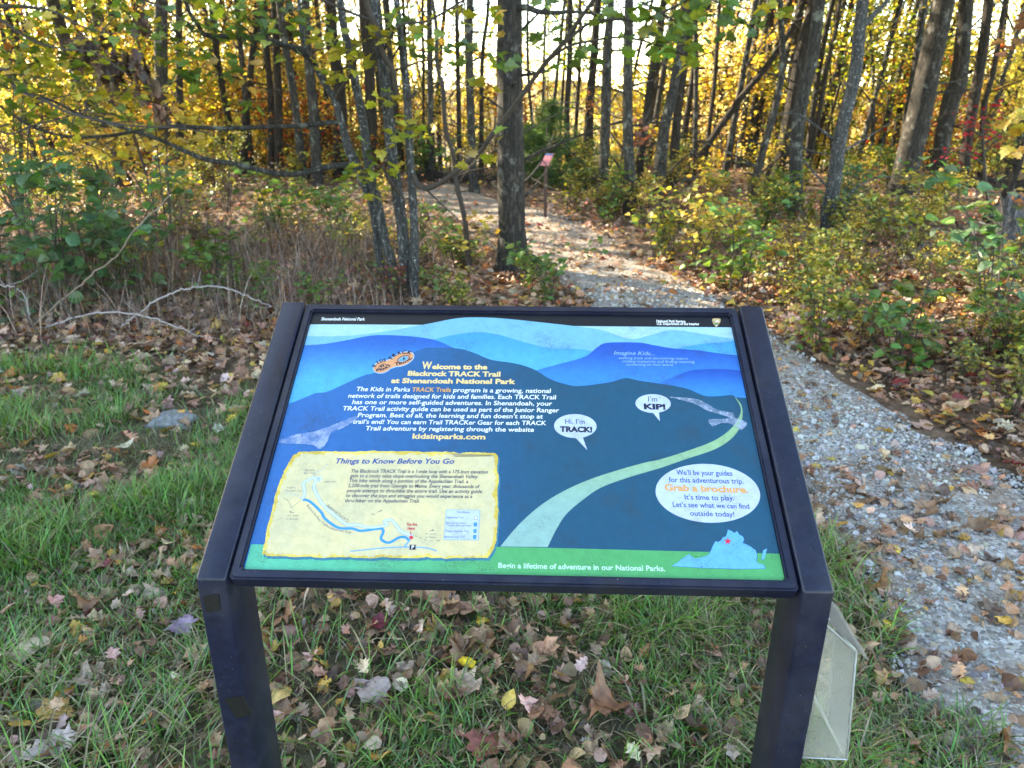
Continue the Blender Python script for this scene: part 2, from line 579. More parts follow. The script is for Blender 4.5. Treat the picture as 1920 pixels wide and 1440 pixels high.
tag(link('hills', mk('hills', np.stack([HX, HY, hz], -1).reshape(-1, 3), np.stack([ii, ii + 1, ii + 261, ii + 260], 1), m, None, True)), kind='structure')

# ------------------------------------------------------------------ gravel stones (uncountable)
cube = np.array([[x, y, z] for x in (-1, 1) for y in (-1, 1) for z in (-1, 1)], float)
cf = np.array([(0, 1, 3, 2), (4, 6, 7, 5), (0, 4, 5, 1), (2, 3, 7, 6), (0, 2, 6, 4), (1, 5, 7, 3)])


def scatter(x0, x1, y0, y1, dens):
    n_ = rng.poisson((x1 - x0) * (y1 - y0) * dens)
    return rng.uniform(x0, x1, n_), rng.uniform(y0, y1, n_)


def in_view(x, y, margin=0.35):
    d = np.stack([x - CAM[0], y - CAM[1], g(x, y) - CAM[2]], -1)
    z = d @ FWD
    px, py = F * (d @ RGT) / z + 960, F * (d @ DWN) / z + 720
    mx = 260 + margin * F / np.maximum(z, 0.5)
    return (z > 0.3) & (px > -mx) & (px < 1920 + mx) & (py < 1440 + mx) & (py > -200)


sx_, sy_ = [], []
for (y0, y1, dn) in ((-0.6, 2.6, 7500), (2.6, 5, 3000), (5, 10, 600)):
    x, y = scatter(-2, 5.0, y0, y1, dn)
    jx = (vnoise(x, y, 6, 4) - 0.5) * 0.22
    k = inside(x + jx, y) & in_view(x, y)
    k &= rng.random(len(x)) < 0.35 + 0.9 * vnoise(x, y, 1.3, 9)
    sx_.append(x[k]); sy_.append(y[k])
x, y = np.concatenate(sx_), np.concatenate(sy_)
n_ = len(x)
sz = np.exp(rng.normal(math.log(0.0044), 0.45, n_))[:, None] * rng.uniform(0.6, 1.3, (n_, 3)) * np.array([1.15, 1.0, 0.62])
sz = np.minimum(sz, 0.02) * (1 + 0.10 * np.clip(y, 0, 8))[:, None]
Vt = cube[None] * rng.uniform(0.55, 1.0, (n_, 8, 1)) * rng.uniform(0.7, 1.1, (n_, 8, 3)) * sz[:, None]
fr = rot_frames(n_, 0.45)
V = np.einsum('nij,nvj->nvi', fr, Vt) + np.stack([x, y, g(x, y) + 0.014 + 0.4 * sz[:, 2]], 1)[:, None]
cc = pal(n_, [(0.32, 0.31, 0.31), (0.42, 0.41, 0.41), (0.21, 0.205, 0.21), (0.56, 0.55, 0.54), (0.34, 0.27, 0.20), (0.42, 0.33, 0.25)], [4, 4, 2, 1.4, 1.6, 1.4], 0.22)
cc = cc.mean(1, keepdims=True) * np.array([1.0, .97, .95]) * .35 + .65 * cc
cc = np.minimum(cc, .5)
wf = np.clip((y - 3) / 5, 0, .8)[:, None]
cc = cc * (1 - wf) + wf * cc.mean(1, keepdims=True) * np.array([1.12, .92, .76])
m, n, out = mat('stone_chip')
at = N(n, 'ShaderNodeAttribute'); at.attribute_name = 'Col'
geo = N(n, 'ShaderNodeNewGeometry')
a = noise(n, 160, 4, 0.6, geo.outputs['Position'])
r = ramp(n, a.outputs['Fac'], [(0.3, 0.75), (0.7, 1.2)])
p = N(n, 'ShaderNodeBsdfPrincipled', Roughness=0.8)
n.links.new(mixc(n, 1.0, at.outputs['Color'], r.outputs[0], 'MULTIPLY'), p.inputs['Base Color'])
n.links.new(p.outputs[0], out.inputs[0])
tag(link('gravel', mk('gravel', V.reshape(-1, 3), (cf[None] + (np.arange(n_) * 8)[:, None, None]).reshape(-1, 4), m, np.repeat(cc, 8, 0))), 'loose grey crushed stone covering the walking path', 'gravel', kind='stuff')

# ------------------------------------------------------------------ grass (uncountable)
def blades(x, y, L, wd, lean, cols, z=None):
    n_ = len(x)
    az = rng.uniform(0, 2 * np.pi, n_)
    d = np.stack([np.cos(az), np.sin(az)], 1)
    s = np.stack([-np.sin(az), np.cos(az)], 1)
    z0 = (g(x, y) if z is None else z)
    ts = np.array([0, 0.35, 0.7, 1.0]); ws = np.array([1.0, 0.95, 0.65, 0.0])
    V = np.zeros((n_, 7, 3))
    for i, (t_, w_) in enumerate(zip(ts, ws)):
        o = lean * L * t_ ** 1.6
        h = L * t_ * np.sqrt(np.clip(1 - (0.75 * lean * t_ ** 0.7) ** 2, 0.05, 1))
        cx, cy = x + d[:, 0] * o, y + d[:, 1] * o
        if i < 3:
            for q, sg in ((2 * i, -1), (2 * i + 1, 1)):
                V[:, q] = np.stack([cx + sg * s[:, 0] * wd * w_ / 2, cy + sg * s[:, 1] * wd * w_ / 2, z0 + h], 1)
        else:
            V[:, 6] = np.stack([cx, cy, z0 + h], 1)
    b = (np.arange(n_) * 7)[:, None]
    q = np.concatenate([b + np.array([0, 1, 3, 2]), b + np.array([2, 3, 5, 4])])
    t3 = b + np.array([4, 5, 6])
    return V.reshape(-1, 3), q, t3, np.repeat(cols, 7, 0)


gxs, gys = [], []
for (y0, y1, dn) in ((-0.5, 1.6, 15000), (1.6, 3.0, 9500), (3.0, 5.5, 3500)):
    x, y = scatter(-5.2, 2.6, y0, y1, dn)
    k = in_view(x, y)
    x, y = x[k], y[k]
    dens = lawn(x, y) * (0.06 + 1.25 * np.clip((vnoise(x, y, 2.6, 2) - 0.30) / 0.45, 0, 1) * (0.35 + 0.65 * vnoise(x, y, 9, 6)))
    jx = (vnoise(x, y, 4, 4) - 0.5) * 0.30
    ip = inside(x - 0.06 + jx, y)
    k = (rng.random(len(x)) < dens) & ~ip & ~((x > 1.0) & (y > 1.5))
    gxs.append(x[k]); gys.append(y[k])
x, y = np.concatenate(gxs), np.concatenate(gys)
n_ = len(x)
tuft = np.clip((vnoise(x, y, 3.3, 12) - 0.45) * 3, 0, 1)
L = rng.uniform(0.032, 0.085, n_) * (1 + 1.1 * tuft)
straw = rng.random(n_) < 0.20 + 0.42 * np.clip(vnoise(x, y, 1.6, 20) * 1.6 - 0.5, 0, 1)
cols = pal(n_, [(0.070, 0.205, 0.028), (0.052, 0.155, 0.026), (0.11, 0.24, 0.034), (0.14, 0.235, 0.042)], None, 0.22)
cols[straw] = pal(int(straw.sum()), [(0.26, 0.22, 0.13), (0.33, 0.28, 0.18), (0.18, 0.15, 0.08)])
lean = np.clip(rng.normal(0.75, 0.22, n_), 0.1, 1.1)
lean[straw] = np.clip(rng.normal(1.05, 0.1, straw.sum()), 0.6, 1.2)
wd_ = rng.uniform(0.0028, 0.0062, n_)
xt, yt = scatter(-4.5, 2.2, -.5, 3.0, 5200)          # thatch of dead blades lying flat between the green ones
k = in_view(xt, yt) & (rng.random(len(xt)) < lawn(xt, yt) * (.25 + .9 * vnoise(xt, yt, 2.2, 81))) & ~inside(xt - .02, yt)
xt, yt = xt[k], yt[k]; nt_ = len(xt)
x, y, L, wd_ = np.r_[x, xt], np.r_[y, yt], np.r_[L, rng.uniform(.025, .075, nt_)], np.r_[wd_, rng.uniform(.002, .0045, nt_)]
lean = np.r_[lean, rng.uniform(1.12, 1.3, nt_)]
cols = np.vstack([cols, pal(nt_, [(0.22, 0.18, 0.10), (0.30, 0.25, 0.15), (0.13, 0.10, 0.06), (0.16, 0.14, 0.06), (0.09, 0.13, 0.04)])])
V, q, t3, cc = blades(x, y, L, wd_, lean, cols)
me = mk('grass', V, [t3, q], M_GRASS, cc)
tag(link('grass', me), 'short green grass mixed with straw growing around the sign', 'grass', kind='stuff')

# dead grass and bare twigs standing in the thicket behind the lawn
x, y = scatter(-7.5, -0.2, 3.3, 7.0, 560)
k = in_view(x, y) & (rng.random(len(x)) < np.clip((-x - 0.2) / 1.6, 0, 1) * np.clip((y - 3.2 - 0.15 * np.abs(x + 2)) / 0.7, 0.04, 1)) & ~inside(x, y)
x, y = x[k], y[k]; n_ = len(x)
V, q, t3, cc = blades(x, y, rng.uniform(0.2, 0.85, n_) * (0.45 + 0.6 * vnoise(x, y, 1.2, 33)) * np.clip(1.15 - 0.28 * (x + 3.2), .45, 1.1), rng.uniform(0.003, 0.0065, n_), np.clip(rng.normal(0.75, 0.4, n_), 0, 1.25),
                      pal(n_, [(0.14, 0.085, 0.068), (0.21, 0.145, 0.115), (0.085, 0.052, 0.042), (0.27, 0.20, 0.16)], None, 0.3))
tag(link('dry_brush', mk('dry_brush', V, [t3, q], M_LITTER, cc)), 'dense thicket of dry brown stalks behind the lawn', 'brush', kind='stuff')

# ------------------------------------------------------------------ fallen leaves
DRYP = TAN * 3 + PINKT * 3 + BROWN * 2 + [(0.42, 0.22, 0.05), (0.50, 0.30, 0.07)]
tpls = []
for base, kk in ((MAPLE, 2), (OAKL, 3), (OVALW, 3)):
    for q in range(kk):
        V0 = base[0].copy()
        V0[:, 2] += rng.uniform(-0.7, 0.7) * V0[:, 0] ** 2 + rng.uniform(-0.5, 0.5) * (V0[:, 1] - 0.5) ** 2 + rng.normal(0, 0.045, len(V0))
        V0[:, 1] -= 0.5
        tpls.append((V0, base[1]))


def litter(x, y, size, zoff, pals, wts=None, tilt=0.35, big=True):
    out_ = []
    w_ = rng.integers(0, len(tpls) if big else 99, len(x))
    for i, tp in enumerate(tpls):
        k = (w_ % len(tpls)) == i
        nk = int(k.sum())
        if nk: out_.append(leaves(np.stack([x[k], y[k], g(x[k], y[k]) + zoff[k]], 1), size[k], tp, pal(nk, pals, wts, 0.28), tilt))
    return out_


lt = []
for (x0, x1, y0, y1, dn) in ((-6, 6, 1.2, 3.4, 150), (-8, 7, 3.4, 6.5, 330), (-12, 11, 6.5, 11, 150), (-17, 16, 11, 19, 70)):
    x, y = scatter(x0, x1, y0, y1, dn)
    k = in_view(x, y)
    ip = inside(x, y)
    lw = lawn(x, y)
    k &= rng.random(len(x)) < np.where(ip, np.where(y > 5, 0.14, 0.10), 1.0) * np.where(lw > 0.5, 0.35 + 0.9 * vnoise(x, y, 2.4, 40), 1.0)
    x, y, lw, ip = x[k], y[k], lw[k], ip[k]
    zo = np.where(lw > 0.5, rng.uniform(0.015, 0.04, len(x)), rng.uniform(0.005, 0.05, len(x)))
    zo = np.where(ip, 0.026, zo)
    warm = y > 6.5
    lt += litter(x, y, rng.uniform(0.035, 0.095, len(x)), zo, DRYP + TAN + ORANGE[:2] + [(0.22, 0.035, 0.03)] + [(0.5, 0.33, 0.06)], None, 0.42)
x, y = scatter(-2.2, 2.4, -0.4, 1.9, 640)            # small scraps in the near grass
k = in_view(x, y) & ~(inside(x, y) & (rng.random(len(x)) < 0.5))
x, y = x[k], y[k]
lt += litter(x, y, rng.uniform(0.018, 0.062, len(x)), rng.uniform(0.008, 0.045, len(x)), DRYP + BROWN + TAN, None, 0.6)
x, y = scatter(-6, -.2, 2.1, 4.6, 420)             # thick litter where the lawn meets the brush
k = in_view(x, y) & (rng.random(len(x)) < np.clip((y - 2.0) / 1.0, .1, 1) * (.4 + .8 * vnoise(x, y, 1.9, 71)))
x, y = x[k], y[k]
lt += litter(x, y, rng.uniform(0.03, 0.085, len(x)), rng.uniform(0.012, 0.045, len(x)), DRYP + TAN + PINKT + BROWN, None, 0.45)
x, y = scatter(1.4, 6.5, .6, 6.0, 900)            # crumbled leaves along the right edge of the path
k = in_view(x, y) & ~inside(x - .05 + .14 * (vnoise(x, y, 6, 14) - .5), y) & (x > 1.2)
x, y = x[k], y[k]
lt += litter(x, y, rng.uniform(0.018, 0.055, len(x)), rng.uniform(0.004, 0.035, len(x)), BROWN * 2 + TAN + ORANGE[:1], None, 0.5)
x, y = scatter(-1, 5, -.4, 9, 260)                # scraps trodden into the path
k = in_view(x, y) & inside(x, y) & (rng.random(len(x)) < .25 + 1.0 * vnoise(x, y, 1.8, 61))
x, y = x[k], y[k]
lt += litter(x, y, rng.uniform(0.012, 0.045, len(x)), rng.uniform(0.018, 0.03, len(x)), BROWN + TAN * 2 + GOLD[:1], None, 0.25)
V, f, c = join(lt)
tag(link('leaf_litter', mk('leaf_litter', V, f, M_LITTER, c)), 'fallen brown and tan leaves carpeting the lawn edge and forest floor', 'leaf litter', kind='stuff')

# the nearest fallen leaves, one object each
H_MAPLE = [(0.0, 0.0), (0.10, -0.03), (0.28, -0.12), (0.24, 0.02), (0.34, 0.06), (0.42, 0.16), (0.64, 0.28), (0.50, 0.34), (0.40, 0.42), (0.47, 0.52), (0.50, 0.70), (0.34, 0.62), (0.24, 0.60), (0.22, 0.72), (0.18, 0.86), (0.08, 0.92), (0.0, 1.08)]
H_OAK = [(0.0, 0.0), (0.04, 0.06), (0.14, 0.12), (0.10, 0.20), (0.12, 0.26), (0.30, 0.34), (0.26, 0.38), (0.15, 0.44), (0.18, 0.50), (0.38, 0.60), (0.34, 0.66), (0.18, 0.70), (0.20, 0.76), (0.30, 0.88), (0.18, 0.90), (0.10, 0.98), (0.0, 1.08)]
H_OVAL = [(0.0, 0.0), (0.10, 0.05), (0.24, 0.15), (0.31, 0.28), (0.34, 0.40), (0.33, 0.52), (0.28, 0.66), (0.20, 0.80), (0.09, 0.93), (0.0, 1.02)]
H_TULIP = [(0.0, 0.0), (0.22, -0.04), (0.44, 0.02), (0.50, 0.12), (0.36, 0.30), (0.34, 0.42), (0.46, 0.62), (0.36, 0.72), (0.20, 0.74), (0.0, 0.66)]
KINDS = [  # name, outline, colour, size, label, weight
    ('oak', H_OAK, (0.26, 0.145, 0.085), 0.125, 'curled brown oak leaf lying in the near grass', 46),
    ('oak', H_OAK, (0.36, 0.23, 0.15), 0.09, 'pale tan lobed oak leaf lying in the near grass', 44),
    ('maple', H_MAPLE, (0.24, 0.115, 0.06), 0.095, 'rust brown maple leaf lying in the near grass', 36),
    ('maple', H_MAPLE, (0.42, 0.30, 0.23), 0.075, 'pale buff upturned maple leaf lying in the near grass', 40),
    ('maple', H_MAPLE, (0.52, 0.28, 0.05), 0.06, 'orange maple leaf lying in the near grass', 22),
    ('oval', H_OVAL, (0.34, 0.23, 0.16), 0.07, 'tan oval leaf folded on the near grass', 40),
    ('oval', H_OVAL, (0.62, 0.42, 0.06), 0.06, 'yellow oval leaf lying in the near grass', 18),
    ('oval', H_OVAL, (0.42, 0.36, 0.32), 0.065, 'pale grey oval leaf lying in the near grass', 20),
    ('tulip', H_TULIP, (0.34, 0.21, 0.12), 0.085, 'tan tulip tree leaf lying in the near grass', 24),
    ('oval', H_OVAL, (0.16, 0.025, 0.025), 0.06, 'dark red oval leaf lying in the near grass', 8),
    ('maple', H_MAPLE, (0.24, 0.15, 0.19), 0.075, 'purple tinged maple leaf lying in the near grass', 8),
]


def hero_leaf(nm, half, col, curl, seed):
    r_ = np.random.default_rng(seed)
    V0, F0 = leaf_tpl(half, r_.uniform(-0.1, 0.45), 0, cols=2)
    kk = len(half)
    for side in (0, 4):                          # worn, uneven edges: lobes shortened, bites missing
        sc_ = np.clip(r_.normal(0.88, 0.20, kk), 0.35, 1.15)
        V0[side * kk:(side + 1) * kk, 0] = 0.72 * V0[side * kk:(side + 1) * kk, 0] * sc_ + 0.28 * np.convolve(np.pad(V0[side * kk:(side + 1) * kk, 0], 2, 'edge'), np.ones(5) / 5, 'valid'); V0[side * kk:(side + 1) * kk, 1] += r_.normal(0, .03, kk)
        V0[(1 + side // 2) * kk:(2 + side // 2) * kk, 0] *= (0.5 + 0.5 * sc_)
    V0[:, 1] -= 0.5
    x, y = V0[:, 0], V0[:, 1]
    V0[:, 2] += curl * (r_.uniform(-1, 1) * y ** 2 * 0.9 + r_.uniform(-0.9, 1) * x ** 2 * 1.3 + r_.uniform(-0.8, 0.8) * x * y + 0.05 * np.sin(9 * y + r_.uniform(0, 6)) + 0.06 * np.sin(11 * x + 4 * y + r_.uniform(0, 6)))
    V0[:, 2] += r_.normal(0, 0.008, len(V0))
    V0[:, 2] -= np.percentile(V0[:, 2], 12)
    k = len(half)
    cols = np.repeat(np.array(col)[None], len(V0), 0) * np.exp(r_.normal(0, 0.13, (len(V0), 1)))
    cols[2 * k:3 * k] *= 1.25                   # paler midrib
    st = np.array([[-0.012, -0.5, 0.0], [0.012, -0.5, 0.0], [0.008, -0.78, 0.03 + 0.1 * curl], [-0.008, -0.78, 0.03 + 0.1 * curl]])
    F1 = np.vstack([F0, np.array([[0, 1, 2, 3]]) + len(V0)])
    return mk(nm, np.vstack([V0, st]), F1, M_LITTER, np.vstack([cols, np.repeat(np.array(col)[None] * 0.9, 4, 0)]), True)


kind_meshes = []
for ki, (nm, half, col, sz_, lab, wt) in enumerate(KINDS):
    kind_meshes.append([hero_leaf(nm + '_leaf', half, np.array(col) * f_, cu, 100 + 10 * ki + q) for q, (cu, f_) in enumerate(((0.7, 1.0), (1.3, 0.75), (1.0, 1.1), (1.9, 0.9)))])
SPECIAL = [  # px, py, kind, size, turn, label
    (874, 1263, 'oval', (0.75, 0.52, 0.03), 0.062, 1.1, 'bright yellow oval leaf in the grass below the middle of the big sign'),
    (1128, 1352, 'maple', (0.22, 0.10, 0.055), 0.115, 2.4, 'largest crumpled rust brown leaf, below the right half of the big sign'),
    (348, 1184, 'maple', (0.25, 0.17, 0.25), 0.085, 0.4, 'spotted purple leaf beside the left post of the big sign'),
    (1226, 1196, 'oak', (0.50, 0.52, 0.44), 0.105, 1.9, 'pale greenish white lobed leaf below the right half of the big sign'),
    (713, 1182, 'oval', (0.14, 0.012, 0.03), 0.075, 0.2, 'deep crimson leaf below the left half of the big sign'),
    (810, 1128, 'maple', (0.27, 0.14, 0.085), 0.14, 2.0, 'broad brown maple leaf just under the bottom rail of the big sign'),
    (862, 1158, 'oak', (0.30, 0.165, 0.11), 0.17, 1.4, 'long brown leaf lying flat under the bottom rail of the big sign'),
    (528, 1320, 'oval', (0.55, 0.36, 0.13), 0.075, 2.8, 'golden tan oval leaf touching the inner side of the left post'),
    (1180, 1172, 'oval', (0.58, 0.36, 0.09), 0.075, 0.3, 'yellow orange oval leaf standing under the right end of the bottom rail'),
    (905, 1425, 'maple', (0.30, 0.10, 0.08), 0.10, 3.0, 'reddish pink leaf at the bottom edge below the middle of the big sign'),
    (690, 1310, 'maple', (0.38, 0.29, 0.28), 0.10, 0.9, 'pale mauve leaf in the grass right of the left post'),
    (100, 1420, 'oak', (0.46, 0.36, 0.33), 0.13, 5.3, 'pale folded leaf at the lower left corner of the lawn'),
    (105, 1345, 'maple', (0.50, 0.30, 0.11), 0.10, 1.0, 'orange tan leaf in the lower left grass'),
    (870, 1295, 'oak', (0.42, 0.30, 0.23), 0.11, 4.0, 'tan lobed leaf just below the bright yellow leaf'),
    (45, 1250, 'oval', (0.42, 0.33, 0.24), 0.16, 2.3, 'long pale strip of leaf at the left edge of the lawn'),
]
NH = 0
for (px, py, nm, col, sz_, rz, lab) in SPECIAL:
    half = {'oak': H_OAK, 'maple': H_MAPLE, 'oval': H_OVAL, 'tulip': H_TULIP}[nm]
    x, y = gnd(px, py)
    me = hero_leaf(nm + '_leaf', half, col, 0.6 if 'crumpled' not in lab else 1.1, int(px + py))
    o = link(nm + '_leaf', me, None, (x, y, float(g(x, y)) + 0.032))
    o.scale = (sz_,) * 3
    o.rotation_euler = (rng.normal(0, 0.15), rng.normal(0, 0.15), rz)
    tag(o, lab, 'fallen leaf', 'fallen leaves on the near lawn'); NH += 1
want = 299 - NH
cand_x, cand_y = scatter(-1.9, 1.9, -0.25, 1.75, 330)
k = in_view(cand_x, cand_y, 0.0)
cl = vnoise(cand_x, cand_y, 3.0, 51)
ip = inside(cand_x, cand_y)
k &= rng.random(len(cl)) < np.where(ip, 0.35, 0.12 + 1.0 * cl)
d_ = np.stack([cand_x - CAM[0], cand_y - CAM[1], -CAM[2] + 0 * cand_x], -1)
zz = d_ @ FWD
ppx, ppy = F * (d_ @ RGT) / zz + 960, F * (d_ @ DWN) / zz + 720
k &= (ppx > 4) & (ppx < 1916) & (ppy < 1436)
hid = (ppx > 440) & (ppx < 1500) & (ppy < 1108)     # nothing of these would show behind the sign panel
k &= ~hid
cand_x, cand_y = cand_x[k], cand_y[k]
wts = np.array([q[5] for q in KINDS], float)
ch = rng.choice(len(KINDS), len(cand_x), p=wts / wts.sum())
for i in range(min(want, len(cand_x))):
    nm, half, col, sz_, lab, wt = KINDS[ch[i]]
    x, y = cand_x[i], cand_y[i]
    gravel = bool(inside(np.array([x]), np.array([y]))[0])
    o = link(nm + '_leaf', kind_meshes[ch[i]][rng.integers(4)], None, (x, y, float(g(x, y)) + (0.024 if gravel else rng.uniform(0.004, 0.030))))
    s_ = sz_ * rng.uniform(0.5, 1.1)
    o.scale = (s_ * rng.uniform(0.8, 1.1), s_, s_)
    o.rotation_euler = (rng.normal(0, 0.38), rng.normal(0, 0.38), rng.uniform(0, 6.28))
    if gravel: lab = lab.replace('in the near grass', 'on the near gravel').replace('on the near grass', 'on the near gravel')
    tag(o, lab, 'fallen leaf', 'fallen leaves on the near lawn')

# flat grey stone half sunk in the lawn, left of the sign
bm = bmesh.new()
bmesh.ops.create_icosphere(bm, subdivisions=4, radius=1)
for v in bm.verts:
    c_ = v.co
    k = 1 + 0.16 * math.sin(3.1 * c_.x + 1) * math.cos(2.7 * c_.y) + 0.10 * math.sin(6 * c_.y + 3 * c_.z) + 0.05 * math.sin(13 * c_.x + 5 * c_.z)
    v.co = Vector((c_.x * 0.13 * k, c_.y * 0.09 * k, max(-0.5, min(c_.z, 0.62)) * 0.055 * k))
me = bpy.data.meshes.new('flat_stone'); bm.to_mesh(me); bm.free()
me.materials.append(simple_mat('grey_stone', (0.17, 0.17, 0.18), 0.9, 0.5, 45, 0.8))
for p_ in me.polygons: p_.use_smooth = True
x, y = gnd(325, 795)
tag(link('flat_stone', me, None, (x, y, float(g(x, y)) + 0.015)), 'flat grey stone half sunk in the grass left of the big sign', 'stone')

# ------------------------------------------------------------------ the interpretive sign
Z0, TILT = 0.79, R_(30)
CT, ST = math.cos(TILT), math.sin(TILT)
SRC = [(584.6, 583), (1367.5, 592), (1475, 1091), (453, 1067)]
DST = [(-.45, .6), (.45, .6), (.45, 0), (-.45, 0)]
A_ = []
for (x, y), (u, v) in zip(SRC, DST):
    A_.append([x, y, 1, 0, 0, 0, -u * x, -u * y, -u]); A_.append([0, 0, 0, x, y, 1, -v * x, -v * y, -v])
HI = np.linalg.svd(np.array(A_))[2][-1].reshape(3, 3)


def uv(x, y):
    q = HI @ np.array([x, y, 1.0])
    return q[0] / q[2], q[1] / q[2]


def UV(P): return np.array([uv(*p) for p in P])


M_METAL = simple_mat('powder_coat', (0.008, 0.010, 0.026), 0.38, 0.3, 45, 0.10, 0.0, 0.32, 0.85)
n = M_METAL.node_tree                       # chips and dusty scuffs in the coating
pr_ = next(q for q in n.nodes if q.type == 'BSDF_PRINCIPLED')
src = pr_.inputs['Base Color'].links[0].from_socket
tc = next(q for q in n.nodes if q.type == 'TEX_COORD')
k = noise(n, 330, 2, 0.4, tc.outputs['Object']); r = ramp(n, k.outputs['Fac'], [(0.765, 0.0), (0.78, 0.5)])
c = mixc(n, r.outputs[0], src, (0.42, 0.42, 0.44))
k = noise(n, 5, 6, 0.75, tc.outputs['Object']); r = ramp(n, k.outputs['Fac'], [(0.45, 0.0), (0.75, 0.10)])
c = mixc(n, r.outputs[0], c, (0.16, 0.15, 0.14))
n.links.new(c, pr_.inputs['Base Color'])
r = ramp(n, k.outputs['Fac'], [(0.35, 0.28), (0.7, 0.42)]); n.links.new(r.outputs[0], pr_.inputs['Roughness'])
M_PANELBACK = simple_mat('panel_back', (0.05, 0.05, 0.05), 0.6)
M_TAPE = simple_mat('black_tape', (0.006, 0.006, 0.007), 0.42, 0.3, 60, 0.3)

sign = empty('interpretive_sign', (0, 0, 0), 'big slanted trail information sign with a blue illustrated panel on two dark metal posts', 'sign')


def pn(v, n_): return (v * CT - n_ * ST, Z0 + v * ST + n_ * CT)


def extrude_profile(name, prof, x0, x1, m, bev=0.004, seg=2):
    bm = bmesh.new()
    a = [bm.verts.new((x0, y, z)) for y, z in prof]
    b = [bm.verts.new((x1, y, z)) for y, z in prof]
    bm.faces.new(a); bm.faces.new(b[::-1])
    k = len(prof)
    for i in range(k): bm.faces.new((a[i], b[i], b[(i + 1) % k], a[(i + 1) % k]))
    bmesh.ops.recalc_face_normals(bm, faces=bm.faces)
    bmesh.ops.bevel(bm, geom=list(bm.edges), offset=bev, segments=seg, affect='EDGES', profile=0.5)
    me = bpy.data.meshes.new(name); bm.to_mesh(me); bm.free()
    me.materials.append(m)
    for p_ in me.polygons: p_.use_smooth = True
    return me


A0 = pn(-0.021, 0.009)
B0 = pn(0.622, 0.009); B1 = pn(0.622, -0.07)
leg_d = 0.108
yb = A0[0] + leg_d
vb = (yb - 0.07 * ST) / CT               # underside of the arm above the leg's back face
prof = [A0, B0, B1, (yb, Z0 + vb * ST - 0.07 * CT), (yb, -0.25), (A0[0], -0.25)]
for x0, x1 in ((-0.5195, -0.4695), (0.4705, 0.5205)):
    link('post', extrude_profile('post', prof, x0, x1, M_METAL, 0.005, 3), sign)


def panel_obj(name, me, parent=None):
    o = link(name, me, parent if parent is not None else sign)
    if parent is None:
        o.rotation_euler = (TILT, 0, 0); o.location = (0, 0, Z0)
    return o


bm = bmesh.new()
loops = []
for (du, v0, v1, n_) in ((0.4665, -0.0175, 0.6195, -0.030), (0.4665, -0.0175, 0.6195, 0.005), (0.4495, 0.0005, 0.5995, 0.005), (0.4495, 0.0005, 0.5995, -0.030)):
    loops.append([bm.verts.new((su * du, v, n_)) for su, v in ((-1, v0), (1, v0), (1, v1), (-1, v1))])
for a, b in ((0, 1), (1, 2), (2, 3), (3, 0)):
    for i in range(4):
        j = (i + 1) % 4
        bm.faces.new((loops[a][i], loops[a][j], loops[b][j], loops[b][i]))
bmesh.ops.recalc_face_normals(bm, faces=bm.faces)
bmesh.ops.bevel(bm, geom=[e for e in bm.edges], offset=0.0035, segments=2, affect='EDGES')
me = bpy.data.meshes.new('panel_frame'); bm.to_mesh(me); bm.free(); me.materials.append(M_METAL)
panel_obj('panel_frame', me)
bm = bmesh.new()
bmesh.ops.create_cube(bm, size=1)
for v in bm.verts: v.co = Vector((v.co.x * 0.92, 0.3 + v.co.y * 0.622, -0.0345 + v.co.z * 0.008))
me = bpy.data.meshes.new('back_plate'); bm.to_mesh(me); bm.free(); me.materials.append(M_PANELBACK)
panel_obj('back_plate', me)
for quad in (((381, 1118), (411, 1113), (414, 1143), (388, 1148)), ((421, 1309), (455, 1304), (474, 1338), (443, 1346))):
    pts = [atY(px, py, A0[0]) for px, py in quad]
    bm = bmesh.new()
    V1 = [bm.verts.new((p_[0], A0[0] - 0.0018, p_[2])) for p_ in pts]
    V2 = [bm.verts.new((p_[0], A0[0] + 0.0005, p_[2])) for p_ in pts]
    bm.faces.new(V1)
    for i in range(4): bm.faces.new((V1[i], V2[i], V2[(i + 1) % 4], V1[(i + 1) % 4]))
    bmesh.ops.recalc_face_normals(bm, faces=bm.faces)
    me = bpy.data.meshes.new('tape_patch'); bm.to_mesh(me); bm.free(); me.materials.append(M_TAPE)
    link('tape_patch', me, sign)


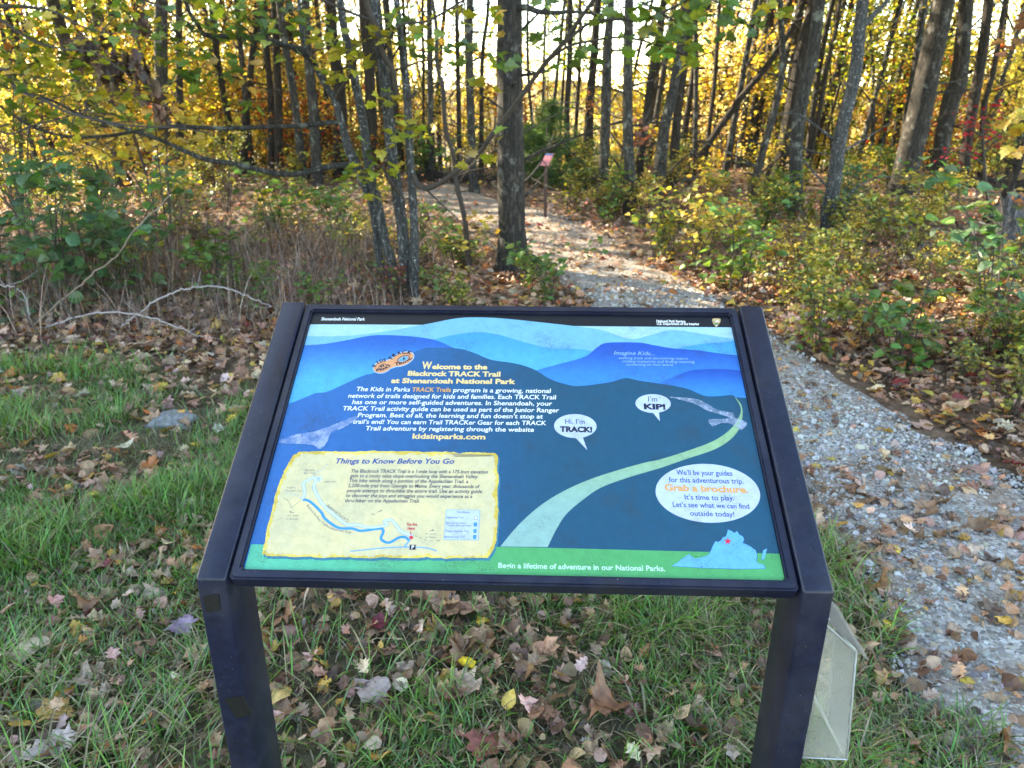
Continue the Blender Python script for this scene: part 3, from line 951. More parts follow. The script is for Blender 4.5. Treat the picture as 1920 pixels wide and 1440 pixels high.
# --- the printed panel
def print_mat(name, c1, c2=None, v0=0.0, v1=1.0, dirt=0.35, mott=None, rough=0.42, ax=1):
    c1 = tuple(0.66 * q for q in lin(c1))
    m, n, out = mat(name)
    tc = N(n, 'ShaderNodeTexCoord')
    if c2:
        s = N(n, 'ShaderNodeSeparateXYZ'); n.links.new(tc.outputs['Object'], s.inputs[0])
        mr = N(n, 'ShaderNodeMapRange'); mr.interpolation_type = 'SMOOTHSTEP'
        mr.inputs['From Min'].default_value = v0; mr.inputs['From Max'].default_value = v1
        n.links.new(s.outputs[ax], mr.inputs[0])
        c = mixc(n, mr.outputs[0], c1, tuple(0.66 * q for q in lin(c2)))
    else:
        rgb = N(n, 'ShaderNodeRGB'); rgb.outputs[0].default_value = (*c1, 1); c = rgb.outputs[0]
    if mott:
        a = noise(n, 14, 7, 0.65, tc.outputs['Object'])
        r = ramp(n, a.outputs['Fac'], [(0.42, 0.0), (0.68, 0.8)])
        c = mixc(n, r.outputs[0], c, lin(mott))
    a = noise(n, 330, 3, 0.7, tc.outputs['Object'])
    k = noise(n, 11, 4, 0.65, tc.outputs['Object'])
    ad = n.nodes.new('ShaderNodeMath'); ad.operation = 'ADD'
    n.links.new(a.outputs['Fac'], ad.inputs[0]); n.links.new(k.outputs['Fac'], ad.inputs[1])
    mr = N(n, 'ShaderNodeMapRange')
    mr.inputs['From Min'].default_value = 1.05; mr.inputs['From Max'].default_value = 1.3; mr.inputs['To Max'].default_value = dirt * 1.6
    n.links.new(ad.outputs[0], mr.inputs[0])
    c = mixc(n, mr.outputs[0], c, (0.03, 0.03, 0.035))
    b = noise(n, 60, 4, 0.7, tc.outputs['Object'])
    r = ramp(n, b.outputs['Fac'], [(0.3, 0.88), (0.7, 1.06)])
    c = mixc(n, 1.0, c, r.outputs[0], 'MULTIPLY')
    p = N(n, 'ShaderNodeBsdfPrincipled', Roughness=rough)
    p.inputs['Specular IOR Level'].default_value = 0.35
    n.links.new(c, p.inputs['Base Color'])
    n.links.new(p.outputs[0], out.inputs[0])
    return m


DZ = 0.00011
PZ = -0.0035
bm = bmesh.new()
bmesh.ops.create_cube(bm, size=1)
for v in bm.verts: v.co = Vector((v.co.x * 0.8985, 0.3 + v.co.y * 0.5985, PZ - 0.004 + v.co.z * 0.008))
me = bpy.data.meshes.new('graphic_panel'); bm.to_mesh(me); bm.free()
me.materials.append(print_mat('print_black', '10131f', dirt=0.05))
panel = panel_obj('graphic_panel', me)
VB, VT = 0.0012, 0.5988
UL = 0.4488


class Art:
    def __init__(s, name):
        s.name, s.V, s.F, s.M, s.mats, s.n = name, [], [], [], [], 0

    def mi(s, m):
        if m not in s.mats: s.mats.append(m)
        return s.mats.index(m)

    def poly(s, pts, layer, m, k=0, closed=True):
        P = np.asarray(pts, float)
        s.V.append(np.c_[P, np.full(len(P), PZ + layer * DZ)])
        s.F.append([i + s.n for i in range(len(P))]); s.M.append(s.mi(m)); s.n += len(P)

    def px(s, pts, layer, m, k=0):
        """polygon traced on the panel; k>0 rounds it"""
        P = UV(pts)
        if k:
            Q = np.vstack([P[-1:], P, P[:2]])
            P = catmull(Q, k)[k:-k - 1]
        s.poly(P, layer, m)

    def hill(s, crest, layer, m, base=None):
        """a print area from a crest line down to the bottom or to a base line, clipped to the panel"""
        c = catmull(UV(crest), 8)
        c[:, 0] = np.clip(c[:, 0], -UL, UL); c[:, 1] = np.clip(c[:, 1], VB, VT)
        if base is None: b = np.array([[c[-1, 0], VB], [c[0, 0], VB]])
        else:
            b = catmull(UV(base), 8)[::-1]
            b[:, 0] = np.clip(b[:, 0], -UL, UL); b[:, 1] = np.clip(b[:, 1], VB, VT)
        s.poly(np.vstack([c, b]), layer, m)

    def line(s, pts, wpx, layer, m, k=6, dash=None):
        P = catmull(UV(pts), k) if len(pts) > 2 else UV(pts)
        u0, v0 = uv(*pts[0]); u1, v1 = uv(pts[0][0] + wpx, pts[0][1])
        hw = abs(u1 - u0) / 2
        T = np.gradient(P, axis=0); T /= np.linalg.norm(T, axis=1)[:, None] + 1e-12
        nr = np.c_[-T[:, 1], T[:, 0]]
        A, B = P + nr * hw, P - nr * hw
        for i in range(len(P) - 1):
            if dash and i % 2: continue
            s.poly([A[i], A[i + 1], B[i + 1], B[i]], layer, m)

    def ell(s, cx, cy, rx, ry, layer, m, rot=0.0, n_=48):
        a = np.linspace(0, 2 * np.pi, n_, endpoint=False)
        x, y = rx * np.cos(a), ry * np.sin(a)
        s.poly(UV(np.c_[cx + x * math.cos(rot) - y * math.sin(rot), cy + x * math.sin(rot) + y * math.cos(rot)]), layer, m)

    def text(s, t, x0, y0, x1, y1, cap, layer, m, shear=0.0, bold=0.0):
        cu = bpy.data.curves.new('t', 'FONT')
        cu.body = t; cu.resolution_u = 3; cu.offset = bold; cu.shear = shear; cu.size = 1.0
        ob = bpy.data.objects.new('t', cu)
        C.objects.link(ob)
        me = bpy.data.meshes.new_from_object(ob.evaluated_get(bpy.context.evaluated_depsgraph_get()))
        V = np.zeros(len(me.vertices) * 3); me.vertices.foreach_get('co', V); V = V.reshape(-1, 3)
        a, b = np.array(uv(x0, y0)), np.array(uv(x1, y1))
        d = b - a; L = np.linalg.norm(d); d /= L
        nn = np.array([-d[1], d[0]])
        h = abs(uv((x0 + x1) / 2, (y0 + y1) / 2 - cap)[1] - uv((x0 + x1) / 2, (y0 + y1) / 2)[1]) / CAPH
        x = (V[:, 0] - V[:, 0].min()) / (np.ptp(V[:, 0]) + 1e-9) * L
        P = a + x[:, None] * d + (V[:, 1] * h)[:, None] * nn
        s.V.append(np.c_[P, np.full(len(P), PZ + layer * DZ)])
        for p_ in me.polygons:
            s.F.append([i + s.n for i in p_.vertices]); s.M.append(s.mi(m))
        s.n += len(P)
        bpy.data.objects.remove(ob); bpy.data.meshes.remove(me); bpy.data.curves.remove(cu)

    def done(s):
        me = bpy.data.meshes.new(s.name)
        me.from_pydata(np.vstack(s.V).tolist(), [], s.F)
        for m in s.mats: me.materials.append(m)
        me.polygons.foreach_set('material_index', s.M)
        bm = bmesh.new(); bm.from_mesh(me)
        for f in bm.faces:
            if f.calc_area() > 0 and f.normal.z < 0: f.normal_flip()
        bmesh.ops.triangulate(bm, faces=[f for f in bm.faces if len(f.verts) > 4])
        bm.to_mesh(me); bm.free()
        return link(s.name, me, panel)


CAPH = 0.70
cu = bpy.data.curves.new('t', 'FONT'); cu.body = 'H'; ob = bpy.data.objects.new('t', cu); C.objects.link(ob)
me = bpy.data.meshes.new_from_object(ob.evaluated_get(bpy.context.evaluated_depsgraph_get()))
CAPH = max(v.co.y for v in me.vertices)
bpy.data.objects.remove(ob); bpy.data.meshes.remove(me); bpy.data.curves.remove(cu)

P_SKY = print_mat('print_sky', 'a9d6ea')
P_H1 = print_mat('print_hill_pale', '73bbe0')
P_H2 = print_mat('print_hill_mid', '49b4ea', '2f9de0', 0.44, 0.56)
P_H3 = print_mat('print_hill_blue', '3fb0ee', '0b62c0', 0.40, 0.53)
P_H4 = print_mat('print_hill_blue_right', '2a8fe6', '0a55be', 0.40, 0.52)
P_H5 = print_mat('print_hill_second', '2590e6', '0a50b8', 0.375, 0.46)
P_NAVY = print_mat('print_navy', '1a6cb8', '0a5474', -0.46, 0.12, ax=0)
P_NAVL = print_mat('print_navy_left', '1563b8', '1457a4', 0.08, 0.40)
P_GREEN = print_mat('print_green', '55c3a0', '4fae6c', -0.42, 0.05, ax=0)
P_TEAL = print_mat('print_teal', '5cc9a4')
P_RIB = print_mat('print_ribbon', '93bdb8', '97c094', 0.10, 0.28)
P_PARCH = print_mat('print_parchment', 'ddd0a8', mott='cdb98a', dirt=0.10)
P_PEDGE = print_mat('print_parchment_edge', 'd9b94f', mott='e6cf70')
P_SHAD = print_mat('print_drop_tone', '2f7f9a')
P_WHITE = print_mat('print_white', 'ffffff', dirt=0.05)
P_BUB = print_mat('print_bubble', 'c8d4f0', dirt=0.2)
P_PEACH = print_mat('print_peach', 'ffdb9a', dirt=0.05)
P_ORANGE = print_mat('print_orange', 'f3b060', dirt=0.05)
P_INK = print_mat('print_ink', '16305f', dirt=0.0)
P_BLUE = print_mat('print_title_blue', '124a9c', dirt=0.0)
P_GREYT = print_mat('print_grey_type', '5d6b72', dirt=0.0)
P_DARK = print_mat('print_dark', '1a2240', dirt=0.0)
P_MBLUE = print_mat('print_trail_blue', '2f9be0', dirt=0.1)
P_MPALE = print_mat('print_trail_pale', 'd6e8fa', dirt=0.1)
P_MLINE = print_mat('print_road', '76b2dc', dirt=0.1)
P_RED = print_mat('print_red', 'e6304f', dirt=0.0)
P_STATE = print_mat('print_state', '63b8e8')
P_PALEG = print_mat('print_pale_type', 'c9f2de', dirt=0.0)
P_PALEB = print_mat('print_pale_blue_type', '9cc9f4', dirt=0.0)
P_BRN = print_mat('print_brown', '6d4b2b', dirt=0.0)
P_EMG = print_mat('print_emblem_green', '6f8f5a', dirt=0.0)

z = lambda x, y, s, ox, oy: (ox + x / s, oy + y / s)
a = Art('mountain_print')
a.hill([(560, 605.5), (700, 606), (1000, 609), (1200, 611), (1400, 613)], 1, P_SKY)
a.hill([(560, 628), (650, 627), (720, 619), (790, 607), (850, 595.5), (890, 593), (950, 596), (1090, 611.5), (1130, 618), (1180, 634), (1215, 628), (1250, 618.5), (1280, 619), (1340, 629), (1400, 638)], 2, P_H1)
a.hill([(780, 648), (815, 634), (850, 626), (890, 621), (930, 625), (990, 642), (1030, 651), (1080, 652.5), (1110, 658), (1150, 676), (1180, 696), (1190, 730)], 3, P_H2)
a.hill([(1240, 662), (1275, 651), (1320, 643), (1350, 641.5), (1400, 642.5), (1410, 700)], 3, P_H2)
a.hill([(545, 646), (600, 643), (640, 637), (690, 627.5), (725, 626), (775, 629), (812, 635), (840, 646), (880, 668), (905, 710)], 4, P_H3)
a.hill([(980, 704), (1005, 693), (1040, 683), (1075, 674), (1100, 665), (1120, 649), (1138, 641.5), (1195, 641), (1225, 646), (1260, 652), (1310, 656), (1350, 662), (1400, 667)], 5, P_H4)
a.hill([(1225, 722), (1245, 713), (1290, 695), (1320, 691.5), (1355, 691), (1405, 696)], 6, P_H5)
a.hill([(525, 760), (560, 747), (590, 735), (612, 732), (650, 715), (680, 702), (700, 697), (730, 687), (760, 667), (790, 652), (815, 650), (860, 652), (890, 661), (920, 673), (965, 680), (1000, 691), (1030, 709), (1060, 719), (1085, 722.5), (1140, 716), (1172, 708), (1200, 713), (1240, 719), (1285, 727), (1320, 741), (1345, 742), (1372, 740), (1382, 744.5), (1420, 746)], 7, P_NAVY)
c = [(505, 830), (540, 800), (575, 775), (590, 800), (570, 850), (540, 880), (520, 930), (500, 980), (492, 1024)]
a.hill([(470, 1018), (700, 1021), (960, 1024.5), (1200, 1031), (1470, 1038.5)], 9, P_GREEN)
a.done()
a = Art('trail_ribbon')
up = [z(x, y, 4.5, 920, 760) for x, y in ((80, 1185), (200, 1040), (320, 920), (460, 810), (640, 705), (850, 615), (1115, 530), (1300, 480), (1440, 450))] + [z(x, y, 4.8, 1120, 560) for x, y in ((860, 1350), (1060, 1270), (1200, 1170), (1275, 1060), (1290, 980), (1240, 885))]
dn = [z(x, y, 4.5, 920, 760) for x, y in ((480, 1190), (560, 1030), (640, 910), (780, 790), (930, 690), (1160, 605), (1440, 522))] + [z(x, y, 4.8, 1120, 560) for x, y in ((800, 1440), (1040, 1360), (1180, 1280), (1270, 1180), (1305, 1070), (1297, 960), (1243, 884))]
a.hill(up, 8, P_RIB, dn)
a.done()

a = Art('map_sheet')
edge = [(548, 852), (560, 845), (600, 843.5), (640, 845), (700, 844), (760, 844.5), (800, 846), (850, 845.5), (862, 849), (872, 846.5), (900, 847), (928, 848.5), (933, 853), (931, 880), (934.5, 890), (932, 930), (934, 955), (932, 990), (930, 1012), (926, 1026), (920, 1037), (914, 1045)]
bot = [(880, 1044.5), (860, 1045.5), (800, 1044), (760, 1045), (720, 1043), (690, 1045), (640, 1042.5), (600, 1043.5), (580, 1041), (560, 1042.5), (520, 1040.5), (500, 1040), (491, 1036), (495, 1015), (500, 985), (508, 960), (515, 925), (522, 905), (530, 885), (540, 865)]
full = edge + bot
rr_ = np.random.default_rng(3)
dense = []
for i in range(len(full)):
    p0, p1 = np.array(full[i]), np.array(full[(i + 1) % len(full)])
    for t_ in np.linspace(0, 1, 7, endpoint=False): dense.append(p0 * (1 - t_) + p1 * t_ + rr_.normal(0, 0.55, 2))
dense = np.array(dense)
cen = dense.mean(0)
a.px(dense + np.array([3.0, 5.0]), 10, P_SHAD)
a.px(dense, 11, P_PEDGE)
a.px(cen + (dense - cen) * np.array([0.972, 0.955]) + rr_.normal(0, 1.6, dense.shape), 12, P_PARCH)
a.px([(836, 954), (900, 955), (897, 1012), (831, 1011)], 13, P_MLINE)
a.px([(836.8, 954.8), (899.2, 955.8), (896.3, 1011.2), (831.9, 1010.2)], 14, P_BUB)
for i, (x0, y0, x1, y1) in enumerate(((889, 966.5, 894.5, 973.5), (888, 978.5, 894, 985.8), (887.4, 991, 893.2, 998), (886.8, 1002, 892.6, 1009.4))):
    a.px([(x0, y0), (x1, y0), (x1 - .3, y1), (x0 - .3, y1)], 15, P_GREYT if i == 0 else P_MBLUE)
    if i == 0: a.px([(x0 + .8, y0 + .8), (x1 - .8, y0 + .8), (x1 - 1.1, y1 - .8), (x0 + .5, y1 - .8)], 16, P_WHITE)
pale = [z(x, y, 5.76, 420, 820) for x, y in ((840, 655), (868, 590), (852, 500), (872, 466), (970, 425), (978, 480), (965, 530), (1010, 630), (1075, 730), (1200, 840), (1330, 935), (1440, 935))] + [z(x, y, 5.76, 660, 820) for x, y in ((180, 965), (370, 940), (345, 900), (385, 884), (430, 890), (480, 950), (530, 1010), (650, 1055))]
blue = [z(x, y, 5.76, 420, 820) for x, y in ((845, 658), (920, 680), (1040, 790), (1090, 870), (1230, 965))] + [z(x, y, 5.76, 660, 820) for x, y in ((0, 975), (100, 1000), (300, 975), (335, 1010), (310, 1080), (350, 1118), (410, 1125), (500, 1075), (570, 1070), (620, 1110))]
road = [(656, 1032), (705, 1027), (740, 1024.6), (780, 1024.3), (805, 1027.3), (819, 1032)]
a.line(blue, 5.0, 13, P_MBLUE)
a.line(pale, 5.6, 14, P_MLINE)
a.line(pale, 4.0, 15, P_MPALE)
a.line(road, 2.4, 13, P_MLINE)
a.line([(757, 1025), (767, 1012)], 3.2, 14, P_MLINE)
a.px([(591, 892), (602, 892), (601, 901), (590, 901)], 16, P_MPALE)
for q in range(6):
    th = q * math.pi / 3
    a.line([(596.3 + 1.2 * math.cos(th), 896.5 + 1.2 * math.sin(th)), (596.3 + 3.6 * math.cos(th), 896.5 + 3.6 * math.sin(th))], 0.9, 17, P_INK)
a.line([(587, 888), (596, 882), (603, 878.5), (608, 873), (616, 865)], 1.5, 13, P_MLINE, 3, True)
a.line([(564, 933), (556, 927), (549, 924), (541, 924), (532, 923)], 1.5, 13, P_MLINE, 3, True)
a.line([(778, 1003), (790, 1008), (805, 1013), (825, 1012)], 0.9, 13, P_GREYT, 3, True)
a.line([(530, 930), (540, 938), (546, 950), (551, 946), (563, 936)], 0.7, 13, P_GREYT, 4)
a.line([(543, 957.5), (550, 960)], 0.9, 13, P_INK); a.px([(541.5, 957), (545, 956.6), (544, 959.6)], 13, P_INK)
a.line([(706, 959), (714, 955.6)], 0.9, 13, P_INK); a.px([(715.6, 955), (712.4, 954.8), (713.4, 957.6)], 13, P_INK)
a.line([(804, 994.4), (811, 993)], 0.9, 13, P_INK); a.px([(813.4, 992.6), (810, 991.4), (810.6, 994.4)], 13, P_INK)
a.line([(769.4, 995), (770.4, 1005)], 1.3, 17, P_RED)
a.ell(770.6, 1006.6, 3.5, 3.2, 18, P_RED)
a.px([(768, 1020), (779, 1020), (778.6, 1029.4), (767.4, 1029.4)], 16, P_DARK)
a.text('P', 771, 1028, 775.8, 1028, 7, 17, P_WHITE, 0, 0.02)
a.text('Things to Know Before You Go', 628, 867, 850.5, 868, 9.2, 13, P_BLUE, 0.22, 0.026)
for t_, x0, y0, x1, y1 in (('The Blackrock TRACK Trail is a 1-mile loop with a 175-foot elevation', 657, 884.3, 914, 886.8), ('gain to a rocky talus slope overlooking the Shenandoah Valley.', 655, 893.2, 896, 895.5),
                           ('This hike winds along a portion of the Appalachian Trail, a', 653.5, 902.2, 877, 904.6), ('2,200-mile trail from Georgia to Maine. Every year, thousands of', 651, 911.6, 899, 914),
                           ('people attempt to thru-hike the entire trail. Use an activity guide', 649, 921, 903, 923.3), ('to discover the joys and struggles you would experience as a', 647.5, 930.2, 885, 932.6),
                           ('thru-hiker on the Appalachian Trail.', 645.5, 939.7, 786, 941)):
    a.text(t_, x0, y0, x1, y1, 6.4, 13, P_INK, 0.12, 0.016)
a.text('You Are', 761, 984.2, 781, 984.6, 5.6, 18, P_RED, 0, 0.02); a.text('Here', 763.5, 992, 777, 992.2, 5.6, 18, P_RED, 0, 0.02)
for t_, x0, y, x1 in (('Blackrock', 570, 881, 589.5), ('Spur Trail', 568.5, 886.5, 589), ('scenic view', 606, 902.5, 630), ('Trayfoot', 536, 913.5, 553), ('Mountain Trail', 534, 919.5, 565), ('A.T. south', 537, 966, 558.5),
                      ('to Georgia', 535, 972, 558), ('A.T. north', 796, 1001, 817), ('to Maine', 796, 1007.2, 816), ('N', 695, 964, 702)):
    a.text(t_, x0, y, x1, y + 0.3, 3.4, 13, P_GREYT, 0.12)
for t_, x0, y, x1 in (('Trail Blazes', 856, 960.6, 880), ('Appalachian Trail', 837, 970.4, 868), ('Blackrock Hut Road', 836, 980.6, 872), ('Trayfoot Mountain Road', 838, 985.4, 882), ('Trayfoot Mountain Trail', 834.5, 996, 877), ('Blackrock Spur Trail', 833, 1006.8, 870)):
    a.text(t_, x0, y, x1, y + 0.4, 3.2, 15, P_INK)
a.text('Appalachian Trail (A.T.)', 611, 946, 651, 977.5, 4.2, 13, P_INK)
a.text('Blackrock Hut Road', 573.5, 946, 598, 976, 4.2, 13, P_INK); a.text('-Trayfoot', 599.5, 977.5, 617, 989.5, 4.2, 13, P_INK); a.text('Mountain Trail', 619, 991, 656.5, 999, 4.2, 13, P_INK)
a.done()

a = Art('header_lettering')
a.text('Shenandoah National Park', 600, 598, 682, 598.6, 5.4, 3, P_WHITE, 0, 0.02)
a.text('National Park Service', 1230.4, 603, 1284.6, 603.6, 4.6, 3, P_WHITE, 0, 0.03)
a.text('U.S. Department of the Interior', 1231, 607.8, 1311, 608.6, 4.4, 3, P_WHITE, 0, 0.03)
a.done(); a = Art('title_lettering')
a.text('W', 789, 689.8, 807.5, 690, 13, 10, P_PEACH, 0, 0.035)
a.text('elcome to the', 808.5, 690, 912.5, 691, 8.6, 10, P_PEACH, 0, 0.045)
a.text('Blackrock TRACK Trail', 762.7, 702.4, 937, 704.6, 8.6, 10, P_PEACH, 0, 0.04)
a.text('at Shenandoah National Park', 731.5, 716, 965.4, 718.4, 8.6, 10, P_PEACH, 0, 0.04)
a.done(); a = Art('body_lettering')
a.text('The Kids in Parks', 666.5, 731.2, 767, 732.4, 7.8, 10, P_WHITE, 0.12, 0.014); a.text('TRACK Trails', 771, 732.4, 844, 733.3, 7.8, 10, P_ORANGE, 0.05, 0.02); a.text('program is a growing, national', 848, 733.4, 1032, 735.6, 7.8, 10, P_WHITE, 0.08, 0.014)
for t_, x0, y0, x1, y1 in (('network of trails designed for kids and families. Each TRACK Trail', 651, 743.7, 1042, 747.6), ('has one or more self-guided adventures. In Shenandoah, your', 658.5, 755.4, 1034.6, 759.4), ('TRACK Trail activity guide can be used as part of the Junior Ranger', 641, 767.3, 1047.7, 772),
                           ('Program. Best of all, the learning and fun doesn’t stop at', 669, 780, 1017, 783.5), ('trail’s end! You can earn Trail TRACKer Gear for each TRACK', 660, 792.3, 1023, 796), ('Trail adventure by registering through the website', 684, 804.8, 1000.4, 808.3)):
    a.text(t_, x0, y0, x1, y1, 7.9, 10, P_WHITE, 0.09, 0.014)
a.text('kidsinparks.com', 772, 820.6, 909, 822.2, 9.2, 10, P_PEACH, 0, 0.032)
a.done(); a = Art('quote_lettering')
a.text('Imagine Kids...', 1150, 664, 1226.7, 665.5, 7, 10, P_PALEB, 0.3)
a.text('walking trails and discovering nature,', 1159.6, 672.4, 1290, 673.6, 4.6, 10, P_PALEB, 0.3); a.text('making memories and finding meaning,', 1166, 678.6, 1302.5, 680, 4.6, 10, P_PALEB, 0.3); a.text('connecting to their world.', 1173.5, 684.6, 1262.5, 685.6, 4.6, 10, P_PALEB, 0.3)
a.done(); a = Art('slogan_lettering')
a.text('Begin a lifetime of adventure in our National Parks.', 934, 1063.5, 1248, 1070.5, 9.6, 11, P_PALEG, 0, 0.02)
a.done()

for nm, (cx, cy, rx, ry), tail, lines in (
    ('speech_bubble', (1078, 798, 40, 22.5), [(1074, 815), (1100.5, 843), (1091, 815)], [('Hi, I’m', 1059, 793.6, 1095.6, 794.2, 9, 0.0), ('TRACK!', 1049, 808.2, 1110, 809.6, 9.4, 0.05)]),
    ('speech_bubble', (1224, 756, 33.2, 17.6), [(1221, 770), (1236.8, 789), (1234.5, 769)], [('I’m', 1215, 752.2, 1232, 752.6, 9.4, 0.0), ('KIP!', 1207, 766.2, 1248, 767.2, 9.4, 0.05)])):
    a = Art(nm)
    a.ell(cx, cy, rx, ry, 11, P_BUB, 0.03); a.px(tail, 12, P_BUB)
    for t_, x0, y0, x1, y1, cap, b_ in lines: a.text(t_, x0, y0, x1, y1, cap, 13, P_INK if b_ == 0 else P_DARK, 0, b_)
    a.done()
a = Art('speech_bubble')
a.ell(1327.5, 924.7, 98.5, 55, 11, P_BUB, 0.07, 80)
for t_, x0, y0, x1, y1 in (('We’ll be your guides', 1268.7, 889.7, 1374, 892), ('for this adventurous trip.', 1254.5, 903.4, 1395, 907), ('It’s time to play.', 1284.5, 936, 1377.5, 938.5), ('Let’s see what we can find', 1262, 950, 1406, 954), ('outside today!', 1294.7, 966.5, 1378, 969)):
    a.text(t_, x0, y0, x1, y1, 9.4, 13, P_BLUE, 0, 0.008)
a.text('Grab a brochure.', 1246.5, 919, 1404, 924, 11.4, 13, P_ORANGE, 0, 0.04)
a.done()

a = Art('state_map')
st = [(378, 1292), (420, 1268), (450, 1243), (480, 1222), (505, 1208), (525, 1230), (548, 1240), (585, 1233), (620, 1222), (645, 1210), (660, 1178), (672, 1148), (690, 1116), (710, 1122), (730, 1110), (742, 1088), (758, 1086), (770, 1070), (778, 1034), (800, 1042), (825, 1058), (846, 1044), (856, 1068), (885, 1084), (894, 1106), (884, 1130), (912, 1140), (940, 1155), (978, 1184), (988, 1222), (980, 1262), (1000, 1278), (1035, 1285), (1046, 1312), (860, 1314), (600, 1306)]
sh = [(1030, 1182), (1060, 1168), (1050, 1196), (1042, 1235), (1028, 1252), (1018, 1240)]
for q, off, l_, mm in ((st, 3.5, 10, P_BLUE), (st, 0, 11, P_STATE), (sh, 2.5, 10, P_BLUE), (sh, 0, 11, P_STATE)):
    q = np.array(q, float); cc_ = q.mean(0)
    d_ = q - cc_; q2 = q + off * d_ / (np.linalg.norm(d_, axis=1)[:, None])
    a.px([z(x, y, 3.79, 1160, 720) for x, y in q2], l_, mm)
sx0, sy0 = z(778, 1117, 3.79, 1160, 720)
a.px([(sx0 + (8 if i % 2 == 0 else 3.3) * math.sin(i * math.pi / 5), sy0 - (8 if i % 2 == 0 else 3.3) * 0.9 * math.cos(i * math.pi / 5)) for i in range(10)], 12, P_RED)
a.done()

a = Art('arrowhead_emblem')
a.px([(1334.5, 596.5), (1342, 595), (1350.8, 596.5), (1350.5, 603), (1347, 608.5), (1342.8, 613), (1338, 608.5), (1334.8, 603)], 3, P_BRN, 3)
a.px([(1335.4, 597.3), (1342, 596), (1349.9, 597.3), (1349.6, 602.8), (1346.4, 607.8), (1342.7, 611.8), (1338.6, 607.8), (1335.7, 602.8)], 4, print_mat('print_emblem', 'd8b98a', dirt=0), 3)
a.px([(1337.4, 599), (1339.5, 604), (1340, 607), (1336.8, 603)], 5, P_EMG)
a.px([(1340, 605), (1346, 604), (1347, 606.6), (1342.7, 611), (1339.4, 607.4)], 5, P_EMG)
a.px([(1341, 602.5), (1344, 599.2), (1348, 602.5)], 6, P_WHITE)
a.px([(1341, 608.4), (1344.4, 608.4), (1342.8, 611)], 6, P_WHITE)
a.done()

a = Art('footprint_logo')
P_FOOT = print_mat('print_foot', 'eba375', dirt=0.1)
rot = -0.36
for grow, l_, mm in ((1.6, 10, P_PALEB), (0, 11, P_FOOT)):
    a.ell(752.5, 671.5, 22.5 + grow, 11.5 + grow, l_, mm, rot); a.ell(715.5, 686, 17 + grow, 10.5 + grow, l_, mm, rot + 0.06)
    c_, s_ = math.cos(rot), math.sin(rot)
    a.px([(734 + x * c_ - y * s_, 679 + x * s_ + y * c_) for x, y in ((-14, -7.5 - grow), (14, -8.5 - grow), (14, 8.5 + grow), (-14, 7.5 + grow))], l_ + 0.4, mm)
a.ell(755, 671.5, 12.4, 6.4, 12.6, P_DARK, rot); a.ell(755, 671.5, 10.8, 5.2, 13.4, P_FOOT, rot); a.ell(755, 671.5, 9.2, 4.2, 14, P_STATE, rot)
a.line([(754, 674.6), (755.6, 669)], 1.4, 15, P_DARK); a.line([(757, 673.6), (756, 669.6)], 1.2, 15, P_DARK); a.line([(753.4, 671.4), (758.4, 670)], 1.0, 15, P_DARK); a.ell(756, 668, 1.0, 0.9, 15, P_DARK)
a.ell(716, 685.4, 8.2, 4.4, 12.6, P_DARK, rot); a.ell(716, 685.4, 6.8, 3.4, 13.4, P_FOOT, rot)
a.text('IN', 712.4, 688, 719.4, 685.4, 4, 14.4, P_DARK, 0, 0.05)
for t_, pts, cap in (('KIDS', [(701.5, 687), (705, 681.8), (711, 678.6), (717.5, 676.4), (722, 675.6)], 5.2), ('PARKS', [(703.5, 694.6), (710.5, 694.4), (717, 692.4), (723, 689.6), (728, 686.2), (731, 684)], 4.6),
                      ('TRACK', [(731.5, 674.6), (736.5, 668.4), (743.5, 664), (751.5, 661.8), (761, 661.2), (769, 663.4)], 5.6), ('TRAIL', [(739, 683.6), (747, 682.4), (754, 680.4), (761, 677.6), (767, 674), (771.5, 669.4)], 5.2)):
    for ch_, p0, p1 in zip(t_, pts[:-1], pts[1:]):
        p0, p1 = np.array(p0), np.array(p1)
        wd_ = (0.35 if ch_ == 'I' else 0.92)
        mid = (p0 + p1) / 2
        q0, q1 = mid - (p1 - p0) * wd_ / 2, mid + (p1 - p0) * wd_ / 2
        a.text(ch_, q0[0], q0[1], q1[0], q1[1], cap, 13, P_DARK, 0, 0.05)
a.done()

# dried water stains on the print
m, n, out = mat('water_stain')
tc = N(n, 'ShaderNodeTexCoord')
k = noise(n, 40, 6, 0.7, tc.outputs['Object'])
r = ramp(n, k.outputs['Fac'], [(0.38, 0.10), (0.62, 0.55)])
d = N(n, 'ShaderNodeBsdfDiffuse'); d.inputs[0].default_value = (0.42, 0.48, 0.66, 1)
tr = N(n, 'ShaderNodeBsdfTransparent')
mx = N(n, 'ShaderNodeMixShader')
n.links.new(r.outputs[0], mx.inputs[0]); n.links.new(tr.outputs[0], mx.inputs[1]); n.links.new(d.outputs[0], mx.inputs[2]); n.links.new(mx.outputs[0], out.inputs[0])
a = Art('water_stain')
a.px([z(x, y, 4.8, 420, 560) for x, y in ((490, 1275), (540, 1250), (640, 1215), (800, 1190), (1000, 1120), (1170, 1050), (1190, 1080), (1060, 1160), (960, 1200), (920, 1290), (860, 1345), (790, 1310), (640, 1300), (520, 1295))], 21, m, 4)
a.done(); a = Art('water_stain')
a.px([z(x, y, 4.8, 1120, 560) for x, y in ((640, 885), (760, 890), (900, 905), (990, 950), (1080, 1000), (1220, 1030), (1235, 1070), (1345, 1120), (1290, 1185), (1215, 1135), (1120, 1120), (1040, 1150), (1000, 1090), (1120, 1085), (1180, 1070), (1060, 1030), (980, 1005), (880, 950), (720, 905))], 21, m, 4)
a.done()

